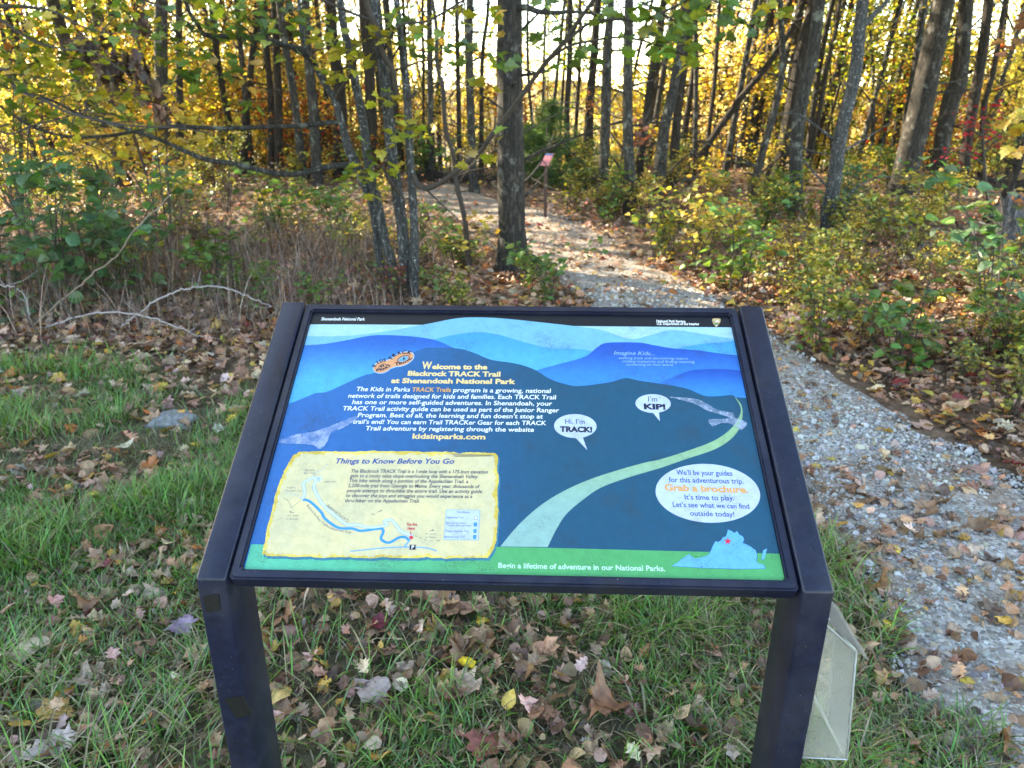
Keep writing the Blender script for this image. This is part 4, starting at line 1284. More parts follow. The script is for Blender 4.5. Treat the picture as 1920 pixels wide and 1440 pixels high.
# ------------------------------------------------------------------ clear brochure box hung on the outer side of the right post
m, n, out = mat('clear_plastic')
tc = N(n, 'ShaderNodeTexCoord')
k = noise(n, 18, 6, 0.7, tc.outputs['Object'])
mp = N(n, 'ShaderNodeMapping'); mp.inputs['Rotation'].default_value = (0.4, 0.5, 0.3); mp.inputs['Scale'].default_value = (140, 110, 90)
n.links.new(tc.outputs['Object'], mp.inputs[0])
k2 = noise(n, 1.0, 3, 0.6, mp.outputs[0])
s_ = n.nodes.new('ShaderNodeMath'); s_.operation = 'MULTIPLY'
n.links.new(k.outputs['Fac'], s_.inputs[0]); n.links.new(k2.outputs['Fac'], s_.inputs[1])
r = ramp(n, k.outputs['Fac'], [(0.35, 0.15), (0.7, 0.30)])
d = N(n, 'ShaderNodeBsdfDiffuse'); d.inputs[0].default_value = (0.76, 0.755, 0.73, 1)
d2 = N(n, 'ShaderNodeBsdfTranslucent'); d2.inputs[0].default_value = (0.76, 0.755, 0.73, 1)
ds = N(n, 'ShaderNodeMixShader'); ds.inputs[0].default_value = 0.5
n.links.new(d.outputs[0], ds.inputs[1]); n.links.new(d2.outputs[0], ds.inputs[2])
tr = N(n, 'ShaderNodeBsdfTransparent'); tr.inputs[0].default_value = (0.96, 0.96, 0.93, 1)
gl = N(n, 'ShaderNodeBsdfGlossy', Roughness=0.15)
mx = N(n, 'ShaderNodeMixShader'); n.links.new(r.outputs[0], mx.inputs[0]); n.links.new(tr.outputs[0], mx.inputs[1]); n.links.new(ds.outputs[0], mx.inputs[2])
fr_ = N(n, 'ShaderNodeFresnel'); fr_.inputs[0].default_value = 1.2
m3 = N(n, 'ShaderNodeMixShader'); n.links.new(fr_.outputs[0], m3.inputs[0]); n.links.new(mx.outputs[0], m3.inputs[1]); n.links.new(gl.outputs[0], m3.inputs[2])
n.links.new(m3.outputs[0], out.inputs[0])
M_CLEAR = m
M_LID = simple_mat('frosted_edge', (0.42, 0.43, 0.46), 0.3, 0.1, 40, 0.1)
Yb = 0.012
pr = [atY(px, py, Yb) for px, py in ((1562, 1162), (1606, 1222), (1588, 1424), (1512, 1420))]
pr = [(p_[0], p_[2]) for p_ in pr]
bx = 0.5212
pr[0] = (bx, pr[0][1]); pr[3] = (bx, pr[3][1])
bbox = empty('brochure_box', (bx, 0.06, pr[3][1]), 'clear plastic brochure holder with slanted lid hung on the right sign post', 'brochure holder')
OFF = np.array([bx, 0.06, pr[3][1]])


def slab(bm, pts, th):
    """a thin closed sheet: quad or polygon pts given thickness th along its normal"""
    P = np.array(pts, float) - OFF
    nn = np.cross(P[1] - P[0], P[2] - P[0]); nn /= np.linalg.norm(nn)
    a = [bm.verts.new(p_) for p_ in P]; b = [bm.verts.new(p_ + nn * th) for p_ in P]
    bm.faces.new(a[::-1]); bm.faces.new(b)
    for i in range(len(a)): bm.faces.new((a[i], a[(i + 1) % len(a)], b[(i + 1) % len(a)], b[i]))


def bm_obj(name, bm, m, parent):
    bmesh.ops.recalc_face_normals(bm, faces=bm.faces)
    me = bpy.data.meshes.new(name); bm.to_mesh(me); bm.free(); me.materials.append(m)
    return link(name, me, parent)


Y1 = Yb + 0.10
bm = bmesh.new()
P3 = lambda q, y: (q[0], y, q[1])
slab(bm, [P3(q, Yb) for q in pr], 0.002)                                   # near wall
slab(bm, [P3(q, Y1) for q in pr], 0.002)                                   # far wall
slab(bm, [P3(pr[1], Yb + .003), P3(pr[1], Y1 - .001), P3(pr[2], Y1 - .001), P3(pr[2], Yb + .003)], 0.002)
slab(bm, [P3(pr[2], Yb + .003), P3(pr[2], Y1 - .001), P3(pr[3], Y1 - .001), P3(pr[3], Yb + .003)], 0.002)
body = bm_obj('body', bm, M_CLEAR, bbox)
t = Tubes()
for y_ in (Yb, Y1):
    for i in range(4):
        a_, b_ = P3(pr[i], y_), P3(pr[(i + 1) % 4], y_)
        t.add(np.array([a_, b_]), [.0016, .0016], 6)
link('edge_bead', t.mesh('edge_bead', M_LID, OFF), bbox)
bm = bmesh.new()
zt = pr[3][1] + 0.145
slab(bm, [(bx + .012, Yb + .004, zt), (bx + .012, Y1 - .004, zt), (pr[2][0] - .006, Y1 - .004, pr[3][1] + .006), (pr[2][0] - .006, Yb + .004, pr[3][1] + .006)], 0.002)
slab(bm, [(bx + .012, Yb + .004, zt), (bx + .012, Y1 - .004, zt), (bx + .007, Y1 - .004, zt - 0.07), (bx + .007, Yb + .004, zt - 0.07)], 0.002)
bm_obj('inner_divider', bm, M_LID, bbox)
bm = bmesh.new()
l0 = (bx + .001, pr[0][1] + 0.012); l1 = (pr[1][0] + 0.016, pr[1][1] - 0.008)
slab(bm, [P3(l0, Yb - .012), P3(l1, Yb - .012), P3(l1, Y1 + .03), P3(l0, Y1 + .03)], 0.0022)
lid = bm_obj('lid', bm, M_CLEAR, bbox)
bm = bmesh.new()
slab(bm, [(l0[0] + .004, Yb + .006, l0[1] - .004), (l1[0] - .014, Yb + .006, l1[1] + .004), (l1[0] - .014, Y1 - .006, l1[1] + .004), (l0[0] + .004, Y1 - .006, l0[1] - .004)], 0.0015)
o = bm_obj('brochure', bm, simple_mat('paper', (0.72, 0.72, 0.70), 0.7, 0.1, 30, 0.2), bbox)
bpy.data.objects[o.name].name = 'lid_flap'

# ------------------------------------------------------------------ trees
def w2(px, py, Y, wpx=None):
    p_ = atY(px, py, Y)
    if wpx is None: return p_
    return p_, 0.5 * wpx * float((p_ - CAM) @ FWD) / F


def crown_mesh(name, n_, R, sz, pals, var=0.3, tpl=OVALW, flat=0.8):
    nb = 70
    u = rng.normal(0, 1, (nb, 3)); u /= np.linalg.norm(u, axis=1)[:, None]
    cl = u * (rng.random(nb) ** 0.45)[:, None] * R * np.array([1, 1, flat])
    w_ = rng.integers(0, nb, n_)
    P = cl[w_] + rng.normal(0, R * 0.16, (n_, 3))
    tone = np.exp(rng.normal(0, 0.25, nb))[w_][:, None]
    V, f, c = leaves(P, sz * rng.uniform(0.6, 1.2, n_), tpl, np.clip(pal(n_, pals, None, var) * tone, 0, 0.8), 0.8)
    return mk(name, V, f, M_FAR, c)


CROWNS = {'yellow': crown_mesh('crown', 2600, 2.6, 0.17, YELLOW + YGREEN), 'green': crown_mesh('crown', 2600, 2.6, 0.17, YGREEN + GREEN), 'gold': crown_mesh('crown', 2600, 2.6, 0.17, GOLD + YELLOW)}
SHADEC = crown_mesh('crown', 4200, 2.7, 0.23, YGREEN + GREEN + YELLOW)


def base_flare(P, r):
    """continue a trunk below ground with a root flare"""
    d = P[0] - P[1]; d /= np.linalg.norm(d)
    return np.vstack([P[0] + np.array([d[0], d[1], -1]) * 0.22, P]), np.concatenate([[r[0] * 1.35], r])


def hero_tree(name, label, pts, Yd, bark, height, crown=None, cat='tree', group=None, ns=14, limbs=5, wob=0.05, flare=1.25):
    W = [w2(px, py, Yd, wp) for px, py, wp in pts]
    P = np.array([q[0] for q in W]); r = np.array([q[1] for q in W])
    gz = float(g(P[0, 0], P[0, 1]))
    if P[0, 2] > gz + 0.05:                      # reach the ground
        d = P[0] - P[1]; d /= -d[2] if d[2] < -0.05 else 1
        if d[2] > -0.5: d = np.array([0, 0, -1.0])
        q = P[0] + d * (P[0, 2] - gz); P = np.vstack([q, P]); r = np.concatenate([[r[0] * 1.06], r])
    P[0, 2] = gz
    top = P[-1]
    d = P[-1] - P[-2]; d /= np.linalg.norm(d)
    d2 = d * 0.75 + np.array([0, 0, 0.35]); d2 /= np.linalg.norm(d2)
    H = max(height - top[2], 1.0)
    ext = [top + d * H * 0.3, top + d * H * 0.3 + d2 * H * 0.35, top + d * H * 0.3 + d2 * H * 0.72]
    P = np.vstack([P, ext]); r = np.concatenate([r, [r[-1] * 0.85, r[-1] * 0.55, r[-1] * 0.2]])
    base = P[0].copy()
    P = np.vstack([P[0] + np.array([0, 0, -0.25]), P]); r = np.concatenate([[r[0] * flare * 1.1], [r[0] * flare], r[1:]])
    Q = catmull(np.c_[P, r], 7)
    t = Tubes()
    t.add(Q[:, :3], np.maximum(Q[:, 3], 0.006), ns, wob)
    tips = [P[-1]]
    for i in range(limbs):
        k = int(len(Q) * rng.uniform(0.72, 0.97))
        a_ = rng.uniform(0, 6.28); L_ = H * rng.uniform(0.12, 0.3)
        s_ = Q[k, :3]; e_ = s_ + np.array([math.cos(a_), math.sin(a_), rng.uniform(0.5, 1.0)]) * L_
        mdl = (s_ + e_) / 2 + np.array([math.cos(a_), math.sin(a_), 0]) * L_ * 0.15
        B, br = bez([s_, mdl, e_], Q[k, 3] * 0.55, 0.012)
        t.add(B, br, 6)
        tips.append(e_)
    for i in range(rng.integers(5, 10)):          # bare side shoots low on the stem
        k = rng.integers(int(len(Q) * .18), int(len(Q) * .62)); a_ = rng.uniform(0, 6.28); L_ = rng.uniform(.35, 1.5)
        s_ = Q[k, :3]; e_ = s_ + np.array([math.cos(a_) * L_, math.sin(a_) * L_ * .6, rng.uniform(-.1, .8) * L_])
        B, br = bez([s_, (s_ + e_) / 2 + rng.normal(0, .07 * L_, 3), e_], min(Q[k, 3] * .3, .018), .002, 6); t.add(B, br, 5)
        for j in range(3):
            s2 = B[rng.integers(2, len(B))]; e2 = s2 + rng.normal(0, .22 * L_, 3)
            B2, b2 = bez([s2, (s2 + e2) / 2 + rng.normal(0, .02, 3), e2], .005, .0015, 4); t.add(B2, b2, 4)
    o = empty(name, base, label, cat, group)
    link('trunk', t.mesh('trunk', bark, base), o)
    if crown:
        for e_ in tips[:2] if limbs > 2 else tips[:1]:
            c_ = link('crown', CROWNS[crown] if isinstance(crown, str) else crown, o, Vector(e_ - base))
            s_ = rng.uniform(0.7, 1.1); c_.scale = (s_, s_, s_ * 0.8); c_.rotation_euler = (0, 0, rng.uniform(0, 6.28))
    return o, Q


Yof = lambda py: gnd(960, py)[1]
oak, oakQ = hero_tree('oak_tree', 'stout dark trunk with furrowed bark standing alone right behind the top rail of the sign', [(962, 508, 56), (960, 440, 52), (958, 350, 51), (957, 200, 49), (955, 80, 48), (955, -10, 47)], Yof(508), M_OAK, 15, 'yellow', ns=36, wob=0.035, flare=1.3)
# broken stub and a limb on the big trunk
t = Tubes()
P = [w2(963, 20, Yof(508)), w2(985, 14, Yof(508) - .1), w2(1010, 22, Yof(508) - .2), w2(1040, 24, Yof(508) - .25), w2(1080, 22, Yof(508) - .3), w2(1150, 30, Yof(508) - .4)]
B, br = bez(P, 0.030, 0.008); t.add(B, br, 8, 0.05)
for q in range(6):
    s_ = B[rng.integers(12, len(B))]; e_ = s_ + np.array([rng.normal(0, .12), rng.normal(0, .1), rng.uniform(-.2, .25)])
    B2, r2 = bez([s_, (s_ + e_) / 2 + rng.normal(0, .02, 3), e_], 0.007, 0.002); t.add(B2, r2, 5)
bs = np.array(oak.location)
link('limb', t.mesh('limb', M_GREY, bs), oak)

HT = [  # label, points (px, py, width), ground row, bark, height, crown
    ('black barked tree leaning left beyond the yellow shrub', [(238, 358, 26), (222, 320, 23), (211, 289, 22), (196, 244, 21), (176, 211, 20), (162, 178, 21), (144, 133, 21), (127, 89, 22), (111, 44, 23), (96, -6, 23)], 352, M_BROWN, 13, 'green'),
    ('grey lichened upright trunk right of the hanging dead leaves', [(304, 345, 26), (302, 250, 26), (302, 167, 24), (302, 70, 23), (303, -8, 22)], 345, M_GREY, 14, 'yellow'),
    ('slim straight trunk just right of the grey lichened trunk', [(338, 340, 14), (337, 200, 13), (336, 100, 12), (335, -8, 12)], 340, M_BROWN, 12, 'gold'),
    ('black crooked trunk leaning right in front of yellow leaves', [(456, 333, 15), (458, 239, 13), (463, 194, 13), (469, 144, 12), (474, 92, 12), (484, 40, 11), (492, -8, 10)], 333, M_BROWN, 11, 'gold'),
    ('dark slim trunk, left of a close pair', [(509, 330, 14), (508, 194, 13), (503, 130, 12), (497, 60, 12), (494, -8, 11)], 335, M_BROWN, 13, 'yellow'),
    ('dark trunk, right of a close pair', [(523, 330, 16), (522, 194, 15), (518, 100, 14), (514, -8, 14)], 338, M_BROWN, 14, 'gold'),
    ('pale trunk sunlit on its left edge, leaning left', [(568, 338, 16), (558, 235, 15), (546, 150, 15), (532, 70, 14), (522, -8, 13)], 342, M_GREY, 14, 'yellow'),
    ('grey trunk rising behind the long horizontal branch', [(596, 350, 18), (588, 230, 17), (578, 111, 16), (574, 40, 15), (572, -8, 15)], 352, M_GREY, 14, 'yellow'),
    ('broad dark brown trunk behind the left stems of the clump', [(640, 335, 26), (636, 167, 24), (624, 80, 23), (618, -8, 22)], 336, M_BROWN, 15, 'gold'),
    ('dark reddish trunk behind the middle of the stem clump', [(697, 330, 22), (694, 167, 20), (688, 80, 20), (681, -8, 19)], 338, M_BROWN, 15, 'yellow'),
    ('thin black pole of a tree right of the stem clump', [(796, 322, 6), (794, 180, 5), (792, -8, 5)], 330, M_BROWN, 11, 'yellow'),
    ('grey trunk standing between the stem clump and the thin sapling', [(808, 330, 12), (807, 200, 12), (806, 100, 11), (805, -8, 11)], 340, M_GREY, 13, 'yellow'),
    ('trunk with a pale sunlit foot by the bend of the path', [(890, 362, 20), (887, 320, 15), (883, 220, 15), (880, 100, 15), (881, -8, 14)], 364, M_GREY, 14, 'gold'),
    ('dark slender trunk left of the stout oak', [(862, 326, 10), (860, 200, 9), (858, 100, 9), (856, -8, 8)], 332, M_BROWN, 12, 'yellow'),
    ('thin curved trunk nearest the left side of the stout oak', [(903, 330, 9), (903, 200, 8), (905, 100, 8), (914, 30, 7), (916, -8, 7)], 331, M_BROWN, 11, 'gold'),
    ('thin leaning trunk close to the right side of the stout oak', [(1001, 330, 7), (998, 230, 6), (992, 167, 6), (989, 90, 6), (990, -8, 5)], 330, M_GREY, 10, 'yellow'),
    ('dark trunk beside the young pine, forked low', [(1066, 322, 13), (1064, 270, 12), (1063, 208, 11), (1068, 125, 11), (1069, 60, 10), (1069, -8, 10)], 335, M_BROWN, 13, 'yellow'),
    ('brown trunk with red leaves clinging to it, in front of pale sky', [(1100, 328, 17), (1107, 187, 16), (1114, 100, 15), (1118, 40, 14), (1121, -8, 14)], 332, M_BROWN, 14, 'gold'),
    ('grey upright trunk forked at the top right of the marker post', [(1128, 395, 16), (1131, 330, 19), (1134, 260, 19), (1137, 167, 19), (1139, 94, 18), (1145, 20, 14), (1146, -8, 13)], 392, M_GREY, 14, 'yellow'),
    ('lichen spotted trunk, black at its foot, beside the path', [(1182, 406, 26), (1181, 340, 22), (1178, 260, 20), (1177, 208, 19), (1177, 125, 18), (1179, 21, 17), (1180, -8, 17)], 408, M_GREY, 15, 'gold'),
    ('dark trunk leaning right behind the lichen spotted trunk', [(1195, 345, 16), (1203, 280, 15), (1213, 208, 14), (1221, 146, 14), (1236, 62, 13), (1246, -8, 12)], 345, M_BROWN, 13, 'yellow'),
    ('pale lichened trunk leaning right above the maroon brush', [(1228, 388, 26), (1236, 330, 24), (1246, 240, 21), (1261, 177, 19), (1273, 104, 17), (1284, 40, 16), (1292, -8, 15)], 388, M_GREY, 15, 'gold'),
    ('brown trunk leaning right behind the pale lichened trunk', [(1262, 345, 17), (1268, 240, 17), (1278, 150, 17), (1292, 62, 16), (1302, -8, 15)], 348, M_BROWN, 14, 'yellow'),
    ('straight grey slim trunk right of the pale lichened trunk', [(1302, 330, 10), (1305, 167, 9), (1304, 80, 9), (1303, -8, 9)], 338, M_GREY, 13, 'gold'),
    ('dark slim trunk leaning right in the bright gap', [(1322, 320, 9), (1330, 240, 8), (1340, 150, 8), (1346, 60, 8), (1350, -8, 7)], 334, M_BROWN, 12, 'yellow'),
    ('strongly slanting dark trunk crossing the bright gap', [(1308, 300, 16), (1322, 280, 14), (1345, 245, 13), (1369, 211, 13), (1395, 176, 12), (1422, 144, 12), (1455, 100, 11), (1494, 36, 11), (1511, -8, 10)], 336, M_BROWN, 11, 'gold'),
    ('grey curved trunk right of the slanting trunk', [(1409, 368, 18), (1422, 314, 15), (1436, 264, 14), (1458, 181, 13), (1467, 111, 12), (1465, 42, 11), (1462, -8, 11)], 372, M_GREY, 13, 'gold'),
    ('broad brown trunk behind the white lichened trunk', [(1452, 338, 34), (1466, 290, 30), (1480, 230, 28), (1503, 97, 26), (1522, 30, 24), (1530, -8, 23)], 342, M_BROWN, 14, 'yellow'),
    ('dark trunk with whitish lichen patches leaning right', [(1489, 396, 27), (1492, 333, 25), (1494, 264, 24), (1505, 181, 24), (1522, 111, 23), (1532, 40, 22), (1538, -8, 22)], 400, M_GREY, 15, 'yellow'),
    ('slim forked trunk between the two lichened trunks', [(1511, 338, 11), (1519, 292, 9), (1539, 194, 9), (1552, 120, 8), (1567, 56, 8), (1576, -8, 7)], 342, M_BROWN, 12, 'gold'),
    ('white flecked smooth trunk leaning right in the middle of the right half', [(1549, 436, 24), (1552, 392, 25), (1561, 361, 26), (1572, 278, 25), (1583, 222, 24), (1603, 139, 23), (1612, 55, 22), (1620, -8, 21)], 440, M_PALE, 15, 'gold'),
    ('straight grey brown trunk left of the biggest leaning trunk', [(1690, 325, 16), (1700, 230, 15), (1708, 180, 15), (1722, 83, 14), (1733, -8, 14)], 336, M_GREY, 14, 'gold'),
    ('thickest leaning trunk, dark and furrowed, on the right', [(1690, 364, 52), (1694, 340, 47), (1708, 278, 45), (1722, 222, 44), (1739, 139, 42), (1758, 56, 40), (1771, -8, 39)], 364, M_OAK, 16, 'gold'),
    ('furrowed trunk with a bulging old wound, right of the thickest trunk', [(1752, 356, 32), (1755, 340, 29), (1767, 264, 28), (1781, 194, 31), (1790, 170, 33), (1797, 153, 31), (1805, 83, 27), (1812, -8, 26)], 357, M_OAK, 15, 'yellow'),
    ('straight brown trunk behind the red leaved sapling', [(1803, 352, 21), (1805, 340, 20), (1814, 264, 19), (1830, 167, 19), (1844, 83, 18), (1855, -8, 17)], 352, M_BROWN, 14, 'gold'),
    ('thin dark trunk leaning right above the red leaves', [(1838, 330, 11), (1844, 208, 10), (1861, 139, 10), (1878, 42, 9), (1886, -8, 8)], 336, M_BROWN, 12, 'gold'),
    ('dark trunk leaning out of the right edge behind the stump', [(1876, 392, 19), (1900, 333, 15), (1924, 264, 14), (1950, 190, 13)], 392, M_BROWN, 11, 'yellow'),
]
for lab, pts, row, bark, h, cr in HT:
    hero_tree('forest_tree', lab, pts, Yof(row), bark, h + rng.uniform(-1, 1), cr, 'tree', 'trees standing in the woods', ns=14 if pts[0][2] > 20 else 9, limbs=4)

# the multi-stemmed young maple behind the sign's left half
YM = 4.75
mbase = np.array([*gnd(748, 562), 0.0]); mbase[2] = float(g(mbase[0], mbase[1]))
maple = empty('stem_clump_maple', mbase, 'young maple clump of four slim grey stems with green yellow leaves behind the sign', 'tree')
STEMS = [
    ([(735, 572, 15), (727, 536, 15), (710, 474, 15), (704, 422, 15), (695, 374, 15), (685, 349, 17), (666, 305, 18), (654, 280, 17), (639, 225, 14), (627, 187, 13), (608, 156, 12), (591, 125, 11), (575, 100, 10), (565, 60, 8), (560, -10, 7)], YM + .10),
    ([(742, 570, 19), (735, 495, 18), (722, 453, 17), (710, 388, 17), (700, 349, 17), (693, 328, 17), (685, 258, 17), (677, 208, 17), (666, 156, 16), (660, 123, 16), (647, 62, 15), (636, -10, 14)], YM + .05),
    ([(768, 570, 24), (766, 547, 24), (760, 488, 23), (754, 426, 22), (745, 363, 22), (737, 311, 22), (733, 271, 22), (727, 198, 21), (718, 125, 20), (710, 62, 20), (702, -10, 19)], YM),
    ([(777, 572, 20), (776, 557, 19), (777, 467, 17), (776, 405, 16), (772, 342, 16), (768, 290, 15), (764, 198, 15), (760, 146, 14), (752, 73, 13), (742, -10, 12)], YM - .08)]
for pts, Yd in STEMS:
    W = [w2(px, py, Yd, wp) for px, py, wp in pts]
    P = np.array([q[0] for q in W]); r = np.array([q[1] for q in W])
    P[0, 2] = mbase[2] - 0.1
    d = P[-1] - P[-2]; d /= np.linalg.norm(d)
    P = np.vstack([P, P[-1] + d * 1.2, P[-1] + d * 2.4 + np.array([0, 0, .3])]); r = np.concatenate([r, [r[-1] * .7, .008]])
    Q = catmull(np.c_[P, r], 6)
    t = Tubes(); t.add(Q[:, :3], Q[:, 3], 14, 0.05)
    link('stem', t.mesh('stem', M_PALE, mbase), maple)
BR = [
    ([(770, 322), (785, 347), (802, 353), (831, 340), (852, 324), (883, 299), (904, 280), (920, 255), (955, 210), (985, 170), (1020, 122), (1057, 79), (1086, 37), (1113, 0), (1135, -40)], YM - .08, YM - 1.1, 10, 5.5),
    ([(656, 309), (620, 312), (581, 322), (545, 327), (500, 322), (445, 308), (390, 300), (350, 285), (310, 266), (270, 252), (200, 230), (150, 215), (100, 190), (40, 172)], YM + .08, YM - .5, 12, 4),
    ([(640, 229), (600, 232), (560, 236), (490, 238), (420, 241), (340, 237), (310, 239), (250, 247), (200, 255), (130, 256), (80, 245), (30, 220), (-20, 185)], YM + .10, YM - .3, 9, 4),
    ([(591, 125), (585, 111), (547, 89), (488, 75), (444, 69), (385, 65), (372, 47), (358, 28), (345, -5)], YM + .10, YM - .3, 12, 6),
    ([(632, 190), (636, 172), (652, 150), (664, 128), (668, 112)], YM + .1, YM - .3, 7, 4),
    ([(745, 177), (741, 160), (737, 133), (720, 105), (712, 80), (704, 46), (690, 15), (686, -10)], YM - .1, YM - .3, 9, 10),
    ([(716, 98), (728, 82), (737, 62), (760, 44), (800, 40), (850, 12), (900, -20)], YM - .1, YM - .8, 5, 3),
    ([(764, 186), (776, 178), (780, 170)], YM - .1, YM - .15, 8, 3),
    ([(737, 133), (770, 122), (790, 115), (830, 112)], YM - .1, YM - .4, 4, 2),
    ([(1040, 97), (1080, 62), (1110, 42), (1160, 36), (1200, 38), (1260, 15), (1300, -8)], YM - .85, YM - 1.3, 5, 3),
    ([(1022, 120), (1060, 90), (1100, 78), (1160, 70), (1200, 75), (1250, 90), (1300, 110)], YM - .8, YM - 1.2, 4, 2),
    ([(754, 374), (740, 350), (724, 325), (718, 312)], YM, YM - .2, 8, 5),
    ([(700, 40), (650, 20), (600, -2), (560, -20)], YM, YM - .5, 5, 4),
    ([(800, 356), (830, 385), (868, 420)], YM - .1, YM - .3, 4, 2)]
brP = []
for pts, Ya, Yb_, wa, wb in BR:
    k = len(pts)
    P = np.array([w2(px, py, Ya + (Yb_ - Ya) * i / (k - 1)) for i, (px, py) in enumerate(pts)])
    sc_ = (YM + 1.1) / F
    B, br = bez(P, wa * .5 * sc_, wb * .5 * sc_, 6)
    t = Tubes(); t.add(B, br, 8, 0.08)
    for q in range(max(2, len(B) // 7)):                          # side twigs
        s_ = B[rng.integers(3, len(B))]
        e_ = s_ + np.array([rng.normal(0, .10), rng.normal(0, .08), rng.normal(0.03, .09)]) * 1.3
        B2, r2 = bez([s_, (s_ + e_) / 2 + rng.normal(0, .02, 3), e_], 0.0035, 0.0012, 4); t.add(B2, r2, 4)
    link('branch', t.mesh('branch', M_TWIG if wa < 9 or pts[0][0] in (745, 770) else M_GREY, mbase), maple)
    brP.append(B)
allbr = np.vstack(brP)
MG = [(0.10, 0.17, 0.025), (0.14, 0.20, 0.025), (0.07, 0.13, 0.03)]
MY = [(0.30, 0.30, 0.03), (0.40, 0.32, 0.03), (0.24, 0.27, 0.03)]
CL = [  # px, py, leaves, spread, palette, forward distance
    (665, 85, 26, 26, MY, 4.5), (640, 100, 16, 22, MY, 4.5), (620, 138, 9, 12, MY, 4.6), (600, 40, 14, 40, MY, 4.6), (735, 70, 12, 22, MY, 4.5), (750, 45, 10, 20, MG, 4.5), (780, 60, 9, 20, MY, 4.4),
    (800, 90, 7, 18, MG, 4.3), (690, 330, 16, 24, MY, 4.6), (680, 300, 10, 22, MG, 4.6), (735, 305, 8, 14, MY, 4.6), (700, 355, 6, 12, MY, 4.6), (725, 180, 8, 16, MY, 4.6), (780, 240, 8, 16, MY, 4.5), (740, 250, 8, 16, MY, 4.5),
    (870, 100, 4, 14, MG, 3.9), (845, 95, 3, 8, MG, 3.9), (880, 115, 4, 12, MG, 3.9), (900, 150, 7, 18, MY, 3.9), (940, 30, 4, 10, MY, 3.8), (950, 115, 8, 14, MG, 3.8), (940, 50, 4, 12, GOLD, 3.9),
    (1010, 55, 6, 16, MG, 3.8), (1065, 115, 8, 18, MG, 3.8), (1090, 115, 6, 16, MG, 3.7), (995, 98, 4, 10, MG, 3.8), (1125, 33, 5, 12, MG, 3.7), (1170, 12, 10, 26, MG, 3.6), (1220, 60, 12, 26, MG, 3.6), (1190, 75, 7, 16, MG, 3.6),
    (1215, 105, 6, 16, MG, 3.6), (1265, 40, 12, 30, MY, 3.5), (1280, 20, 12, 34, MG, 3.5), (1290, 85, 8, 14, MG, 3.5), (1285, 115, 5, 12, MY, 3.5), (1330, 10, 12, 30, MG, 3.5), (1360, 38, 7, 18, MG, 3.5), (1400, 40, 6, 16, MG, 3.5), (1460, 25, 5, 14, MY, 3.5), (1240, 40, 7, 26, GOLD, 3.7),
    (1430, 5, 7, 26, MG, 3.5), (1020, 15, 5, 18, MG, 3.8), (925, 255, 3, 8, MY, 4.0), (920, 305, 4, 9, MY, 4.0), (860, 290, 4, 14, GOLD, 4.0), (830, 15, 7, 20, MY, 4.2), (870, 40, 5, 16, MY, 4.1),
    (540, 30, 18, 36, MG, 4.4), (480, 20, 18, 36, MG, 4.3), (430, 35, 22, 36, MG, 4.3), (390, 20, 18, 36, MY, 4.3), (440, 60, 8, 16, MG, 4.3), (430, 140, 6, 14, MG, 4.3), (365, 150, 12, 24, MG, 4.3), (345, 145, 6, 12, MG, 4.3), (460, 95, 5, 20, MG, 4.3), (505, 60, 8, 24, MG, 4.3),
    (560, 75, 9, 24, MY, 4.4), (470, 185, 5, 16, MG, 4.4), (480, 150, 5, 18, GOLD, 4.5)]


def leaf_clusters(CL, parent, base, near, name='foliage', size=(0.055, 0.10), droop=0.55):
    """each leafy spray is a twig part carrying its leaves"""
    for px, py, n_, sp, pl, Yd in CL:
        c0 = w2(px, py, Yd)
        k = sp * (Yd + 1.0) / F
        P = c0 + rng.normal(0, 1, (n_, 3)) * np.array([k, k * 1.3, k * 0.75])
        V, f, c = leaves(P, rng.uniform(size[0], size[1], n_), MAPLE, pal(n_, pl, None, 0.22), droop)
        t = Tubes()
        j = np.argmin(((near - c0) ** 2).sum(1)); s_ = near[j]
        if np.linalg.norm(s_ - c0) > 0.9: s_ = c0 + np.array([rng.normal(0, .1), .1, .25])
        B, br = bez([s_, (s_ + c0) / 2 + rng.normal(0, .03, 3), c0], 0.004, 0.0015, 5); t.add(B, br, 4)
        for q in range(0, n_, 2):
            B2, r2 = bez([c0 + rng.normal(0, .003, 3), (c0 + P[q]) / 2 + rng.normal(0, .01, 3), P[q]], 0.0016, 0.0008, 3); t.add(B2, r2, 3)
        tw = link('twig', t.mesh('twig', M_TWIG, base), parent)
        link(name, mk(name, V - base, f, M_LEAF, c), tw)


leaf_clusters(CL, maple, mbase, allbr)

# thin dark sapling between the clump and the oak
ys = Yof(505)
sp_, spQ = hero_tree('sapling', 'thin dark leaning sapling with a few yellow leaves between the stem clump and the oak', [(880, 505, 10), (876, 460, 10), (872, 415, 10), (858, 353, 9), (852, 322, 9), (850, 290, 9), (835, 240, 8), (831, 167, 8), (820, 125, 7), (818, 52, 7), (810, -8, 6)], ys, M_TWIG, 5.5, None, 'sapling', None, 8, 2)
leaf_clusters([(828, 450, 6, 10, YELLOW, ys), (850, 455, 7, 9, YELLOW, ys), (872, 458, 6, 8, YELLOW, ys), (883, 483, 5, 8, YELLOW, ys), (893, 405, 5, 9, GOLD, ys - .1), (910, 415, 5, 8, YELLOW, ys - .1), (930, 420, 5, 9, YELLOW, ys - .1), (885, 432, 4, 9, GOLD, ys), (820, 250, 5, 10, YELLOW, ys)], sp_, np.array(sp_.location), spQ[:, :3], size=(0.05, 0.085))

